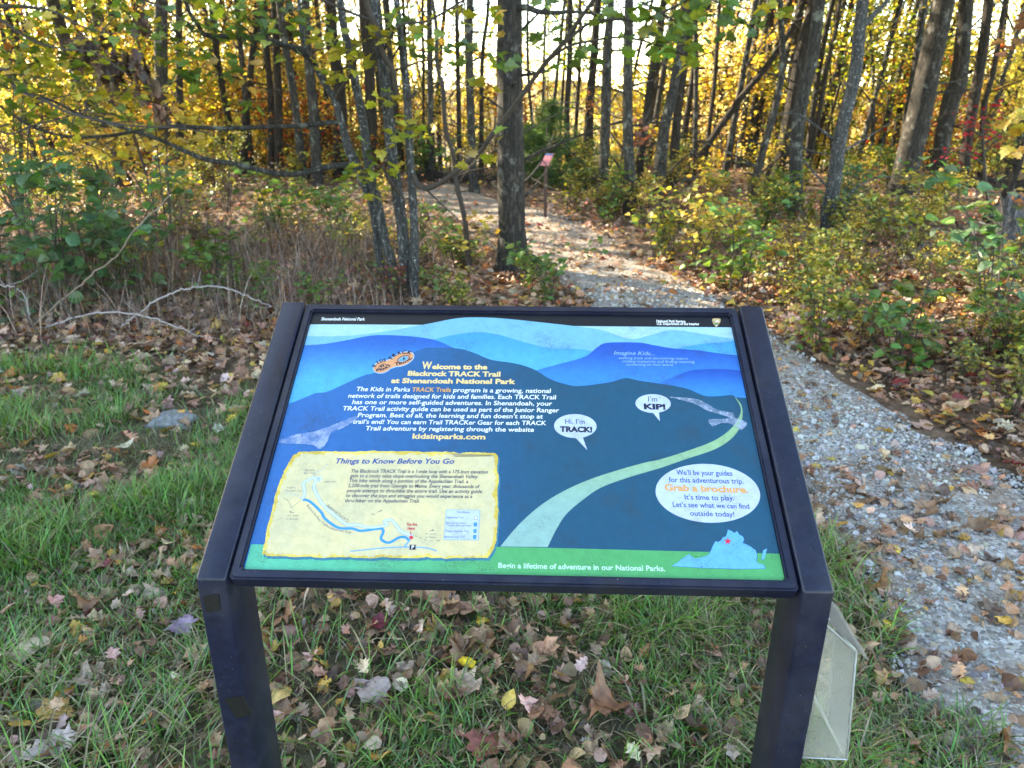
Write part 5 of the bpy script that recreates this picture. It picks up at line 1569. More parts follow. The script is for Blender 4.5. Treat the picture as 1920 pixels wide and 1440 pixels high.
# maple just outside the left edge whose boughs hang into the upper left
lb = np.array([-5.2, 4.6, 0.0])
left = empty('overhanging_maple', lb, 'leafy maple boughs hanging into the upper left corner from outside the frame', 'tree')
t = Tubes(); B, br = bez([lb + [0, 0, -.2], lb + [.1, 0, 1.2], lb + [.05, .1, 3], lb + [.3, .1, 5.5]], 0.13, 0.05); t.add(B, br, 12, 0.04)
link('trunk', t.mesh('trunk', M_BROWN, lb), left)
near = [B]
for pts, wa in (([(-260, 60), (-120, 20), (0, 12), (60, 14), (110, 26), (150, 48), (190, 60)], 10), ([(-260, 40), (-100, 0), (0, 38), (34, 60), (70, 80), (120, 92), (180, 100), (240, 140)], 7),
                ([(-260, 240), (-100, 190), (0, 130), (30, 165), (90, 192), (140, 215), (240, 235), (330, 240), (400, 250)], 9), ([(-260, -60), (0, -60), (150, -30), (270, 0), (330, 30), (380, 62)], 8), ([(-260, 120), (-60, 200), (10, 250), (60, 235), (120, 220), (170, 207)], 5)):
    P = np.array([lb + [0, 0, 2.3] if i == 0 else w2(px, py, 4.4 - .06 * i) for i, (px, py) in enumerate(pts)])
    B, br = bez(P, wa * .5 * 5.4 / F, 0.003, 7); t = Tubes(); t.add(B, br, 7, 0.06)
    for q in range(9):
        s_ = B[rng.integers(8, len(B))]; e_ = s_ + rng.normal(0, .14, 3)
        B2, r2 = bez([s_, (s_ + e_) / 2 + rng.normal(0, .02, 3), e_], 0.003, 0.001, 4); t.add(B2, r2, 4)
    link('branch', t.mesh('branch', M_TWIG, lb), left); near.append(B)
CL2 = [(80, 20, 16, 26, MY, 4.2), (75, 40, 12, 14, MY, 4.1), (175, 25, 24, 26, YELLOW + MY, 4.3), (200, 30, 16, 24, MY, 4.3), (215, 25, 8, 14, MG, 4.1), (150, 5, 14, 34, MG, 4.3), (250, 15, 20, 30, MG, 4.3), (240, 55, 6, 10, MG, 4.0), (300, 30, 22, 34, MG + MY, 4.2), (330, 55, 14, 26, MG, 4.2),
       (30, 60, 16, 36, MG, 4.3), (60, 75, 14, 26, ORANGE + YELLOW, 4.6), (20, 100, 20, 34, MY, 4.5), (60, 120, 22, 34, MY + MG, 4.4), (110, 110, 18, 34, MY, 4.5), (40, 150, 20, 34, MY, 4.4), (10, 140, 12, 20, YELLOW, 4.2), (12, 165, 6, 9, MG, 4.0), (95, 150, 18, 34, MY, 4.5),
       (60, 180, 18, 36, MG + MY, 4.5), (150, 190, 18, 36, MY, 4.6), (30, 215, 14, 30, MG, 4.4), (120, 225, 14, 34, MG + MY, 4.5), (180, 170, 18, 30, MY, 4.6), (170, 115, 14, 24, MY + MG, 4.5), (215, 180, 10, 24, MY, 4.5), (240, 225, 10, 22, MG, 4.5), (280, 235, 6, 14, MG, 4.4), (100, 260, 10, 34, MG, 4.5), (225, 75, 5, 12, MG, 4.0),
       (20, 10, 16, 30, MG, 4.2), (120, 75, 12, 24, MY, 4.4), (330, 105, 9, 22, MG, 4.3), (250, 175, 12, 18, MY, 4.6), (355, 100, 6, 20, MY, 4.3)]
leaf_clusters(CL2, left, lb, np.vstack(near), size=(0.04, 0.085))
parts = []
for px, py, n_, sp in ((165, 85, 40, 13), (200, 115, 36, 13), (255, 120, 26, 9), (150, 70, 14, 8), (285, 160, 22, 12), (262, 35, 14, 7), (210, 150, 16, 9), (235, 105, 12, 6), (300, 200, 18, 10)):
    c0 = w2(px, py, 5.0); k = sp * 6.0 / F
    P = c0 + rng.normal(0, 1, (n_, 3)) * np.array([k, k, k])
    a_ = rng.uniform(0, 6.28, n_)
    dn = np.stack([rng.normal(0, .35, n_), rng.normal(0, .35, n_), -np.ones(n_)], 1); dn /= np.linalg.norm(dn, axis=1)[:, None]
    nz = np.stack([np.cos(a_), np.sin(a_), 0 * a_], 1); nz -= dn * (nz * dn).sum(1)[:, None]; nz /= np.linalg.norm(nz, axis=1)[:, None]
    parts.append(leaves(P, rng.uniform(0.07, 0.13, n_), OAKL, pal(n_, [(0.055, 0.03, 0.02), (0.09, 0.045, 0.03), (0.14, 0.075, 0.05)], None, .3), frames=np.stack([np.cross(dn, nz), dn, nz], 2)))
V, f, c = join(parts)
link('dead_leaves', mk('dead_leaves', V - lb, f, M_LITTER, c), left)

# understory trees whose crowns fill the woods with yellow and orange
def small_tree(name, h, R, z0, n_, sz, pals, bark, rad, nb=12):
    t = Tubes()
    top = np.array([rng.normal(0, .35), rng.normal(0, .35), h])
    B, br = bez([[0, 0, -.4], [rng.normal(0, .08), rng.normal(0, .08), h * .3], [top[0] * .5, top[1] * .5, h * .65], top], rad, 0.012, 8)
    t.add(B, br, 8, 0.05)
    pts = []
    for i in range(nb):
        k = int(len(B) * (z0 + (0.98 - z0) * (i + rng.random()) / nb)); k = min(k, len(B) - 1)
        s_ = B[k]; a_ = rng.uniform(0, 6.28); L_ = R * rng.uniform(.5, 1.1) * (1.05 - 0.5 * s_[2] / h)
        e_ = s_ + np.array([math.cos(a_) * L_, math.sin(a_) * L_, L_ * rng.uniform(.1, .7)])
        Q, qr = bez([s_, (s_ + e_) / 2 + rng.normal(0, .08, 3), e_], br[k] * .5, 0.005, 5); t.add(Q, qr, 5)
        pts.append(Q[3:])
        for j in range(4):
            s2 = Q[rng.integers(2, len(Q))]; e2 = s2 + rng.normal(0, R * .28, 3)
            Q2, q2 = bez([s2, (s2 + e2) / 2 + rng.normal(0, .05, 3), e2], 0.007, 0.003, 4); t.add(Q2, q2, 4)
            pts.append(Q2)
    pts = np.vstack(pts)
    P = pts[rng.integers(0, len(pts), n_)] + rng.normal(0, R * .13, (n_, 3))
    V, f, c = leaves(P, sz * rng.uniform(.6, 1.25, n_), OVAL, pal(n_, pals, None, .28), .9)
    return t.mesh('trunk', bark), mk('crown', V, f, M_FAR, c)


VARS = []
for nm, lab, pals in (('gold', 'slender golden leaved understory tree glowing in the backlit woods', GOLD + YELLOW + [(0.62, 0.42, 0.12)]), ('yellow', 'slender yellow leaved understory tree glowing in the backlit woods', YELLOW + [(0.64, 0.50, 0.12)]), ('green', 'slender yellow green understory tree in the backlit woods', YGREEN + YELLOW[:1]),
                      ('orange', 'slender orange leaved understory tree in the backlit woods', ORANGE + GOLD), ('peach', 'slender gold understory tree, coloured pale as if overexposed, on the slope beyond the woods edge', [(0.74, 0.56, 0.28), (0.70, 0.46, 0.26), (0.76, 0.62, 0.28)])):  # last palette puts the overexposed, hazy look of the distance into the leaf colour
    for q in range(2):
        h = rng.uniform(6, 9.5)
        VARS.append((lab, nm, small_tree('understory_tree', h, rng.uniform(1.7, 2.5), 0.12 + 0.1 * q, 3600, 0.10, pals, M_BROWN if q else M_GREY, rng.uniform(.05, .09))))


def place_small(v, x, y, s, grp='understory trees in the woods'):
    lab, nm, (tm, cm) = v
    o = empty('understory_tree', (x, y, float(g(x, y))), lab, 'tree', grp)
    o.rotation_euler = (rng.normal(0, .04), rng.normal(0.05, .04), rng.uniform(0, 6.28)); o.scale = (s, s, s * rng.uniform(.9, 1.15))
    for nm_, me in (('trunk', tm), ('crown', cm)): link(nm_, me, o)
    return o


def clear_of_gap(x, y):
    """the open patch of bright sky above the path"""
    px = 960 + F * (x - CAM[0] + (y - CAM[1]) * .0345) / (y - CAM[1])
    return not (840 < px < 1190 and rng.random() < (0.8 if y < 40 else 0.45))


cnt = 0
for (y0, y1, n_) in ((14.5, 21, 22), (21, 32, 32), (32, 55, 34)):
    k = 0
    while k < n_:
        y = rng.uniform(y0, y1); x = rng.uniform(-.78, .74) * y
        px = 960 + F * (x + .034 * y) / (y + 1)
        if not clear_of_gap(x, y): continue
        if px < 620: ws = [2.4, 3, 4, 2.0, 2.2]
        elif px < 1000: ws = [1.6, 3, 3, 1.2, 3]
        else: ws = [2.6, 3.5, 2.2, .7, 3]
        if y0 >= 32: ws = [1, 2, 1.2, .4, 5]
        ws = np.repeat(np.array(ws), 2); ws /= ws.sum()
        place_small(VARS[rng.choice(10, p=ws)], x, y, rng.uniform(.75, 1.2) if y < 32 else rng.uniform(1.0, 1.6)); k += 1

# bare poles of young trees far back in the woods
POLES = []
for q in range(5):
    t = Tubes(); h = rng.uniform(10, 15); rd = rng.uniform(.05, .10)
    B, br = bez([[0, 0, -.5], [rng.normal(0, .12), 0, h * .25], [rng.normal(0.25, .25), 0, h * .6], [rng.normal(.5, .3), 0, h]], rd, .015, 9); t.add(B, br, 8, .05)
    for i in range(10):
        k = rng.integers(6, len(B)); s_ = B[k]; a_ = rng.uniform(0, 6.28); L_ = rng.uniform(.6, 1.6)
        e_ = s_ + np.array([math.cos(a_) * L_, math.sin(a_) * L_, L_ * rng.uniform(.4, 1.2)])
        Q, qr = bez([s_, (s_ + e_) / 2 + rng.normal(0, .08, 3), e_], br[k] * .4, .004, 5); t.add(Q, qr, 5)
    POLES.append(t.mesh('pole_tree', M_BROWN if q % 2 else M_GREY))
for i in range(270):
    y = rng.uniform(13.8, 40); x = rng.uniform(-.72, .72) * y
    if not clear_of_gap(x, y) and rng.random() < .75: continue
    o = link('pole_tree', POLES[rng.integers(5)], None, (x, y, float(g(x, y))))
    s_ = rng.uniform(.55, 1.25); o.scale = (s_, s_, rng.uniform(.9, 1.2)); 
    o.rotation_euler = (rng.normal(0, .03), rng.normal(.03 + .06 * (x > 3), .05), rng.uniform(-.8, .8) + (3.14 if x < 0 else 0))
    tag(o, 'bare slender pole of a young tree far back among the trunks', 'tree', 'bare slender trees far back in the woods')

# tall trees added out of frame on the left to block the low sun from the lawn
for i, (px_, py_, d_) in enumerate(((-2.6, .2, 8.5), (-.4, .3, 10), (1.6, .3, 12), (-2.6, 2.6, 7), (-.4, 2.6, 10.5), (1.8, 2.2, 12.5), (-4.5, 1.5, 8), (3.4, .6, 14))):
    c_ = np.array([px_, py_, .5]) + sd / np.linalg.norm(sd[:2]) * d_
    x, y = c_[0], c_[1]
    if x / (y + 1.0) > -.72: x = -.72 * (y + 1.0) - .3
    gz = float(g(x, y))
    o = empty('added_shade_tree', (x, y, gz), 'tall dense tree added on the left edge of the clearing to shade the lawn', 'tree', 'trees added left of the clearing for shade')
    t = Tubes(); h = c_[2] - gz + 1.5
    B, br = bez([[0, 0, -.3], [.1, 0, h * .4], [-.1, .1, h]], .14, .04, 8); t.add(B, br, 10, .05)
    for q in range(9):
        k = rng.integers(14, len(B)) if len(B) > 15 else len(B) - 1; k = min(k, len(B) - 1)
        e_ = B[k] + np.array([rng.normal(0, 1.2), rng.normal(0, 1.2), rng.uniform(.2, 1.2)])
        Q, qr = bez([B[k], (B[k] + e_) / 2 + rng.normal(0, .1, 3), e_], .04, .01, 5); t.add(Q, qr, 5)
    link('trunk', t.mesh('trunk', M_BROWN), o)
    cr = link('crown', SHADEC, o, (c_[0] - x, c_[1] - y, c_[2] - gz)); cr.rotation_euler = (0, 0, i * 1.3); cr.scale = (1, 1, .85)

# ------------------------------------------------------------------ shrubs and low plants
def shrub(h, spread, nst, nleaf, sz, tpl, pals, stem_r=0.005, low=0.15, tilt=0.5, var=0.25, wts=None, mat_=None, smat=None):
    """stems and foliage meshes of one plant, base at the origin"""
    t = Tubes(); pts = []
    for i in range(nst):
        a_ = rng.uniform(0, 6.28); R0 = spread * rng.uniform(.3, 1.0); hh = h * rng.uniform(.6, 1.05)
        s_ = np.array([rng.normal(0, .05), rng.normal(0, .05), -.05])
        e_ = np.array([math.cos(a_) * R0, math.sin(a_) * R0, hh])
        mdl = s_ * .4 + e_ * .6 + np.array([-math.cos(a_) * R0 * .15, -math.sin(a_) * R0 * .15, hh * .12])
        B, br = bez([s_, mdl, e_], stem_r, stem_r * .35, 6); t.add(B, br, 5)
        for j in range(4):
            k = rng.integers(max(1, int(len(B) * low)), len(B)); s2 = B[k]
            e2 = s2 + np.array([rng.normal(0, spread * .38), rng.normal(0, spread * .38), rng.uniform(-.02, .22) * h])
            Q, qr = bez([s2, (s2 + e2) / 2 + np.array([0, 0, .03 * h]), e2], stem_r * .5, stem_r * .2, 4); t.add(Q, qr, 4)
            pts.append(Q[1:])
        pts.append(B[int(len(B) * max(low, .35)):])
    pts = np.vstack(pts)
    P = pts[rng.integers(0, len(pts), nleaf)] + rng.normal(0, sz * .55, (nleaf, 3))
    P[:, 2] = np.maximum(P[:, 2], .02)
    V, f, c = leaves(P, sz * rng.uniform(.55, 1.2, nleaf), tpl, pal(nleaf, pals, wts, var), tilt)
    return t.mesh('stems', smat or M_TWIG), mk('foliage', V, f, mat_ or M_LEAF, c)


def put(name, meshes, x, y, s, rz, label, cat, group=None, sz_=None):
    o = empty(name, (x, y, float(g(x, y))), label, cat, group)
    o.scale = (s, s, sz_ or s); o.rotation_euler = (0, 0, rz)
    for nm, me in zip(('stems', 'foliage'), meshes): link(nm, me, o)
    return o


G_DK = [(0.055, 0.13, 0.06), (0.07, 0.16, 0.07), (0.09, 0.17, 0.065), (0.10, 0.15, 0.075)]
G_MID = [(0.09, 0.19, 0.04), (0.13, 0.23, 0.045), (0.07, 0.15, 0.035)]
G_OLD = [(0.10, 0.13, 0.06), (0.14, 0.12, 0.06), (0.08, 0.12, 0.05)]
UNDER = YGREEN * 2 + YELLOW + [(0.26, 0.24, 0.05), (0.34, 0.28, 0.05), (0.22, 0.26, 0.05), (0.36, 0.34, 0.08)] + G_MID[:1]
V_GREEN = [shrub(.75, .40, 8, 190, .085, OVALW, G_DK + G_MID[:1], tilt=.45) for q in range(2)]
V_MIDG = [shrub(.6, .34, 7, 170, .07, OVALW, G_MID + YGREEN[:1], tilt=.4) for q in range(3)]
V_YG = [shrub(.6, .36, 8, 300, .052, OVALW, UNDER, tilt=.55) for q in range(3)]
V_GOLD = [shrub(.65, .36, 8, 300, .05, OVALW, YELLOW * 2 + GOLD + YGREEN[:2], tilt=.55) for q in range(2)]
V_RED = [shrub(.42, .36, 9, 300, .04, OVALW, [(0.20, 0.05, 0.045), (0.15, 0.04, 0.04), (0.24, 0.09, 0.06), (0.14, 0.07, 0.05)] + YGREEN[:1], tilt=.6) for q in range(2)]
V_BRN = [shrub(.5, .36, 10, 110, .05, OVALW, BROWN + TAN[:1] + [(0.2, 0.16, 0.04)], tilt=.7) for q in range(2)]
V_LOW = [shrub(.22, .22, 6, 90, .05, MAPLE if q else OVALW, G_MID + YGREEN, stem_r=.003, tilt=.4) for q in range(3)]
V_HAZEL = [shrub(1.6, .75, 6, 230, .115, OVALW, GOLD + YELLOW, stem_r=.011, low=.4, tilt=.55) for q in range(1)]
V_BIGYG = [shrub(2.3, 1.1, 9, 1300, .06, OVALW, YGREEN * 2 + YELLOW[:1] + [(0.20, 0.20, 0.05)], stem_r=.012, low=.2, tilt=.6) for q in range(2)]

HS = [  # name, label, base px, meshes, height scale, category
    ('leafy_shrub', 'dark green broad leaved shrub above the dry stalks at the left edge', (110, 600), V_GREEN[0], 1.38), ('leafy_shrub', 'green shrub leaning right of the left edge shrub, below the yellow leaved shrub', (250, 580), V_GREEN[1], 1.15),
    ('leafy_shrub', 'green shrub with drooping leaves left of the pale arching cane loop', (190, 560), V_GREEN[0], 1.25), ('leafy_shrub', 'shrub cut by the left frame edge in front of the dry stalks', (5, 590), V_GREEN[1], 1.25),
    ('yellow_shrub', 'tall shrub with large golden yellow leaves left of the stem clump', (318, 470), V_HAZEL[0], 0.98), ('yellow_shrub', 'smaller golden leaved shrub just left of the tall golden one', (232, 440), V_HAZEL[0], 0.85),
    ('tall_shrub', 'tall fine leaved yellow green bush filling the left background', (50, 440), V_BIGYG[0], .86), ('tall_shrub', 'fine leaved yellow green bush behind the black barked tree', (200, 405), V_BIGYG[1], .85),
    ('tall_shrub', 'fine leaved bush low behind the long horizontal branch', (430, 400), V_BIGYG[0], .5), ('leafy_shrub', 'bright green shrub in the shade left of the stem clump', (628, 440), V_MIDG[0], 1.15),
    ('leafy_shrub', 'green maple leaved sapling under the lower horizontal branch', (520, 450), V_MIDG[1], 1.3), ('low_plant', 'small green bramble beside the long arching cane', (400, 575), V_MIDG[2], .62), ('low_plant', 'green bramble with one red leaf just behind the left post', (490, 585), V_MIDG[1], .62),
    ('low_plant', 'green bramble just left of the foot of the stem clump', (590, 585), V_MIDG[0], .62), ('low_plant', 'low green plant between stem clump and stout oak', (835, 575), V_LOW[0], 1.0), ('leafy_shrub', 'green shrub at the right foot of the stout oak', (1030, 560), V_MIDG[2], .85),
    ('low_plant', 'small green plant touching the foot of the stout oak', (975, 540), V_LOW[1], 1.35), ('leafy_shrub', 'shaded green shrub behind the thin sapling', (850, 500), V_MIDG[1], .9),
    ('leafy_shrub', 'bright green shrub with layered broad leaves above the gravel bend on the right', (1690, 690), V_MIDG[0], 1.02), ('leafy_shrub', 'dull green broad leaved shrub in front of the weathered stump', (1850, 600), V_GREEN[1], 1.22),
    ('leafy_shrub', 'tall green shrub at the right frame edge below the stump', (1905, 680), V_MIDG[2], 1.05), ('leafy_shrub', 'yellow green shrub low at the right frame edge', (1890, 790), V_YG[0], .62), ('gold_shrub', 'golden shrub catching the sun right of the path bend', (1310, 505), V_GOLD[0], 1.1),
    ('gold_shrub', 'pale yellow green shrub just left of the golden one by the path', (1245, 490), V_YG[1], 1.2), ('red_shrub', 'maroon leaved shrub at the foot of the pale lichened trunk', (1262, 430), V_RED[0], 1.3), ('leafy_shrub', 'fresh green shrub behind the top right corner of the sign', (1385, 545), V_MIDG[1], 1.15),
    ('leafy_shrub', 'green shrub just right of the sign top corner beside the path', (1530, 670), V_YG[2], .85), ('leafy_shrub', 'green sapling leaves in front of the white flecked trunk', (1590, 430), V_GREEN[0], .95), ('gold_shrub', 'yellow leaved shrub at the foot of the thickest leaning trunk', (1720, 420), V_GOLD[1], 1.2),
    ('orange_shrub', 'orange brown shrub at the right frame edge beside the stump', (1912, 490), None, 1.0), ('leafy_shrub', 'green topped shrub in front of the grey curved trunk', (1430, 440), V_MIDG[2], 1.2), ('leafy_shrub', 'light green plant with spread leaves by the marker post', (1075, 400), V_YG[0], 1.0)]
V_OR = shrub(.6, .35, 7, 160, .07, OVALW, ORANGE + GOLD, tilt=.5)
for nm, lab, (px, py), ms, s in HS:
    x, y = gnd(px, py)
    put(nm, ms or V_OR, x, y, s, rng.uniform(0, 6.28), lab, 'shrub')

# the many smaller plants of the undergrowth
FILL = [('undergrowth_shrub', 'small yellow green shrub in the undergrowth', V_YG), ('undergrowth_shrub', 'small golden shrub in the undergrowth', V_GOLD), ('undergrowth_shrub', 'small fresh green shrub in the undergrowth', V_MIDG),
        ('undergrowth_shrub', 'low maroon leaved shrub in the undergrowth', V_RED), ('undergrowth_shrub', 'thin brown leaved shrub in the undergrowth', V_BRN), ('undergrowth_plant', 'knee low green plant on the leaf litter', V_LOW)]


def fill(n_, xr, yr, cond, ws, sc, top=None):
    k = 0; tries = 0
    while k < n_ and tries < n_ * 60:
        tries += 1
        x, y = rng.uniform(*xr), rng.uniform(*yr)
        if not cond(x, y) or inside(np.array([x - .12]), np.array([y]))[0] or inside(np.array([x + .12]), np.array([y]))[0]: continue
        i = rng.choice(len(FILL), p=np.array(ws) / sum(ws))
        nm, lab, vs = FILL[i]
        put(nm, vs[rng.integers(len(vs))], x, y, sc * rng.uniform(.65, 1.25), rng.uniform(0, 6.28), lab, 'shrub', 'small plants of the undergrowth'); k += 1


pxof = lambda x, y: 960 + F * (x - CAM[0] + (y - CAM[1]) * .0345) / (y - CAM[1]) * 1.04
right = lambda x, y: x > float(np.interp(y, PR[:, 1], PR[:, 0])) + .25 and pxof(x, y) < 2080
fill(74, (.4, 7.0), (2.7, 6.5), lambda x, y: right(x - .25, y), (6, 2.2, 1.0, .6, 2.2, 2.6), .60)
fill(62, (.2, 10.5), (6.5, 13.5), lambda x, y: right(x, y) and x > .8, (5, 3.4, 1.2, 1.2, 1.2, .8), .9)
fill(16, (.1, 3.2), (8.6, 13), lambda x, y: x > .25, (1.6, .8, .4, 5, 1, .4), .85)
fill(62, (-9, -.6), (4.6, 13), lambda x, y: pxof(x, y) > -120, (4, 1.6, 1.0, .8, 4, 1.2), .95)
fill(14, (-3.6, .6), (4.1, 7.2), lambda x, y: pxof(x, y) > 300, (1.2, .2, 1.0, .4, 2.4, 2.0), .7)
fill(80, (-14, 14), (12.5, 20), lambda x, y: abs(x) < .75 * y, (6, 4, 1, .6, 1.2, .2), 1.45)

# waist high bushes along the brow of the slope
BUSH = [('brow_bush', 'golden bush on the brow of the slope behind the trunks', shrub(2.1, 1.1, 9, 1000, .075, OVALW, GOLD + YELLOW + [(.6, .42, .12)], stem_r=.012, low=.15, tilt=.7, mat_=M_FAR)), ('brow_bush', 'yellow green bush on the brow of the slope behind the trunks', shrub(2.0, 1.0, 9, 1000, .07, OVALW, YGREEN * 2 + YELLOW, stem_r=.012, low=.15, tilt=.7, mat_=M_FAR)),
        ('brow_bush', 'rusty orange bush on the brow of the slope behind the trunks', shrub(1.8, 1.0, 9, 900, .075, OVALW, ORANGE + GOLD + RED[:1], stem_r=.012, low=.15, tilt=.7, mat_=M_FAR))]
for i in range(78):
    y = rng.uniform(14.5, 25); x = rng.uniform(-.76, .76) * y
    px = 960 + F * (x + .034 * y) / (y + 1)
    if 830 < px < 1190 and rng.random() < .6: continue
    nm, lab, ms = BUSH[rng.choice(3, p=(.5, .4, .1) if px < 1000 else (.5, .42, .08))]
    put(nm, ms, x, y, rng.uniform(.8, 1.6), rng.uniform(0, 6.28), lab, 'bush', 'bushes on the brow of the slope')

for px, y, s in ((585, 13.6, .75), (640, 14.2, .9), (690, 13.4, .65), (530, 14.4, .85), (560, 15.2, 1.1), (735, 14.8, .8), (300, 14.5, .8)):
    x = (px - 960) / F * (y + 1) - .034 * y
    nm, lab, ms = BUSH[2]
    put(nm, ms, x, y, s, rng.uniform(0, 6.28), lab, 'bush', 'bushes on the brow of the slope')

# red leaved sapling on the right
x, y = gnd(1862, 408)
rs = empty('red_sapling', (x, y, float(g(x, y))), 'small sapling with bright crimson leaves among the right hand trunks', 'sapling')
t = Tubes(); base = np.array(rs.location); near = []
for pts, wa in (([(1862, 405), (1850, 360), (1845, 300), (1842, 240), (1838, 190)], 8), ([(1846, 310), (1820, 292), (1790, 285), (1772, 284)], 4), ([(1843, 255), (1815, 240), (1795, 232)], 4), ([(1844, 270), (1868, 255), (1890, 235)], 4), ([(1845, 285), (1862, 268), (1878, 262)], 4)):
    B, br = bez([w2(px, py, y) for px, py in pts], wa * .5 * (y + 1) / F, .003, 5); t.add(B, br, 6); near.append(B)
link('stems', t.mesh('stems', M_TWIG, base), rs)
CR = [(0.40, 0.012, 0.03), (0.48, 0.02, 0.04), (0.32, 0.015, 0.03)]
leaf_clusters([(1840, 222, 22, 16, CR, y), (1868, 232, 14, 16, CR, y), (1815, 236, 14, 14, CR, y), (1850, 250, 18, 16, CR, y), (1880, 250, 10, 12, CR, y), (1872, 268, 8, 10, CR, y), (1795, 285, 12, 12, CR, y), (1815, 290, 10, 12, CR, y), (1775, 285, 6, 8, CR, y), (1820, 258, 8, 12, CR, y), (1890, 225, 6, 10, CR, y), (1850, 205, 8, 10, CR, y)], rs, base, np.vstack(near), size=(.04, .07), droop=.35)
# yellow big leaves reaching in at the right edge
x, y = gnd(1990, 560)
ys_ = empty('yellow_sapling', (x, y, float(g(x, y))), 'sapling at the right frame edge with broad yellow leaves', 'sapling')
base = np.array(ys_.location); t = Tubes(); near = []
for pts, wa in (([(1990, 560), (1975, 420), (1960, 300), (1950, 200)], 9), ([(1966, 340), (1935, 300), (1912, 285)], 4), ([(1958, 270), (1925, 240), (1900, 232)], 4)):
    B, br = bez([w2(px, py, y) for px, py in pts], wa * .5 * (y + 1) / F, .003, 5); t.add(B, br, 6); near.append(B)
link('stems', t.mesh('stems', M_TWIG, base), ys_)
leaf_clusters([(1905, 222, 7, 14, YELLOW, y), (1915, 240, 6, 10, YELLOW, y), (1908, 290, 4, 8, GOLD, y), (1940, 230, 8, 16, YELLOW, y), (1945, 280, 8, 18, YELLOW, y), (1912, 50, 8, 12, BROWN, y), (1915, 85, 6, 12, BROWN, y)], ys_, base, np.vstack(near), size=(.07, .11), droop=.5)
# dead reddish leaves clinging to two trunks and an orange bush in the far left woods
for (px, py, yd, n_, sp, pl, lab) in ((1110, 190, 12.6, 26, 9, ORANGE, 'tuft of rust red leaves clinging to the brown trunk in the bright gap'), (1200, 255, 9.0, 30, 12, [(0.30, .09, .04), (.2, .06, .03)], 'rust brown leafy twig hanging beside the lichen spotted trunk')):
    c0 = w2(px, py, yd)
    k = sp * (yd + 1) / F
    P = c0 + rng.normal(0, 1, (n_, 3)) * np.array([k * .8, k * .5, k * 1.1])
    V, f, c = leaves(P, rng.uniform(.06, .10, n_), OAKL, pal(n_, pl, None, .3), 1.2)
    tw = empty('leafy_twig', c0, lab, 'twig')
    t = Tubes()
    B, br = bez([c0 + [.12, .05, .35], c0 + [.03, 0, .1], c0 + [0, 0, -.2]], .008, .002, 5); t.add(B, br, 5)
    for q in range(0, n_, 2):
        s_ = B[np.argmin(((B - P[q]) ** 2).sum(1))]; t.add(np.array([s_, P[q]]), [.003, .001], 3)
    link('stem', t.mesh('stem', M_TWIG, c0), tw); link('foliage', mk('foliage', V - c0, f, M_LEAF, c), tw)

# young pine behind the marker post
def pine(h, R):
    t = Tubes(); B, br = bez([[0, 0, -.2], [.02, 0, h * .5], [0, 0, h]], .035, .008, 8); t.add(B, br, 8)
    P, D = [], []
    for zc in np.linspace(.08, .98, 15):
        for i in range(6):
            a_ = rng.uniform(0, 6.28); L_ = R * (1.05 - zc) * rng.uniform(.4, 1.5) + .10
            s_ = np.array([0, 0, zc * h]); e_ = s_ + np.array([math.cos(a_) * L_, math.sin(a_) * L_, L_ * rng.uniform(.1, .45)])
            Q, qr = bez([s_, (s_ + e_) / 2 - [0, 0, .04], e_], .008, .003, 5); t.add(Q, qr, 4)
            for s2 in Q[2:]:
                m_ = 13
                d = (e_ - s_) / L_ * .6 + rng.normal(0, .6, (m_, 3)); d /= np.linalg.norm(d, axis=1)[:, None]
                P.append(np.repeat(s2[None], m_, 0) + rng.normal(0, .03, (m_, 3))); D.append(d)
    P, D = np.vstack(P), np.vstack(D); n_ = len(P)
    sd_ = np.cross(D, rng.normal(0, 1, (n_, 3))); sd_ /= np.linalg.norm(sd_, axis=1)[:, None]
    L_ = rng.uniform(.07, .13, n_)[:, None]
    V = np.stack([P - sd_ * .0045, P + sd_ * .0045, P + D * L_], 1).reshape(-1, 3)
    f = np.arange(3 * n_).reshape(-1, 3)
    return t.mesh('trunk', M_BROWN), mk('needles', V, f, M_FAR, np.repeat(pal(n_, [(.07, .15, .07), (.09, .18, .065), (.14, .20, .06)], None, .25), 3, 0))


yy = 12.4; p0 = atY(1030, 335, yy)
o = empty('young_pine', (p0[0], yy, float(g(p0[0], yy))), 'young dark green pine just behind the small marker post', 'tree')
for nm, me in zip(('trunk', 'needles'), pine(1.4, .5)): link(nm, me, o)
yy = 12.9; p0 = atY(1003, 335, yy)
o = empty('young_pine', (p0[0], yy, float(g(p0[0], yy))), 'smaller young pine half hidden by the right side of the stout oak', 'tree')
for nm, me in zip(('trunk', 'needles'), pine(1.0, .36)): link(nm, me, o)

# ------------------------------------------------------------------ marker post, logs, stump, canes
x, y = gnd(1022, 411)
mk_ = empty('trail_marker', (x, y, float(g(x, y))), 'slim brown marker post carrying a small tilted pink panel by the path', 'sign')
M_POST = simple_mat('marker_post', (0.055, 0.028, 0.022), .8, .3, 40, .3)
me = extrude_profile('post', [(-.022, -.1), (.022, -.1), (.022, .70), (-.022, .66)], -.022, .022, M_POST, .004)
link('post', me, mk_)
bm = bmesh.new(); bmesh.ops.create_cube(bm, size=1)
for v in bm.verts: v.co = Vector((v.co.x * .115, v.co.y * .22, v.co.z * .012))
bmesh.ops.bevel(bm, geom=list(bm.edges), offset=.003, segments=1, affect='EDGES')
me = bpy.data.meshes.new('marker_panel'); bm.to_mesh(me); bm.free(); me.materials.append(print_mat('marker_pink', 'e08a94', dirt=.2))
pp = link('marker_panel', me, mk_, (0.012, -.01, .735)); pp.rotation_euler = (R_(38), 0, R_(-24))
bm = bmesh.new(); bmesh.ops.create_cube(bm, size=1)
for v in bm.verts: v.co = Vector((v.co.x * .112, .085 + v.co.y * .036, .0068 + v.co.z * .0012))
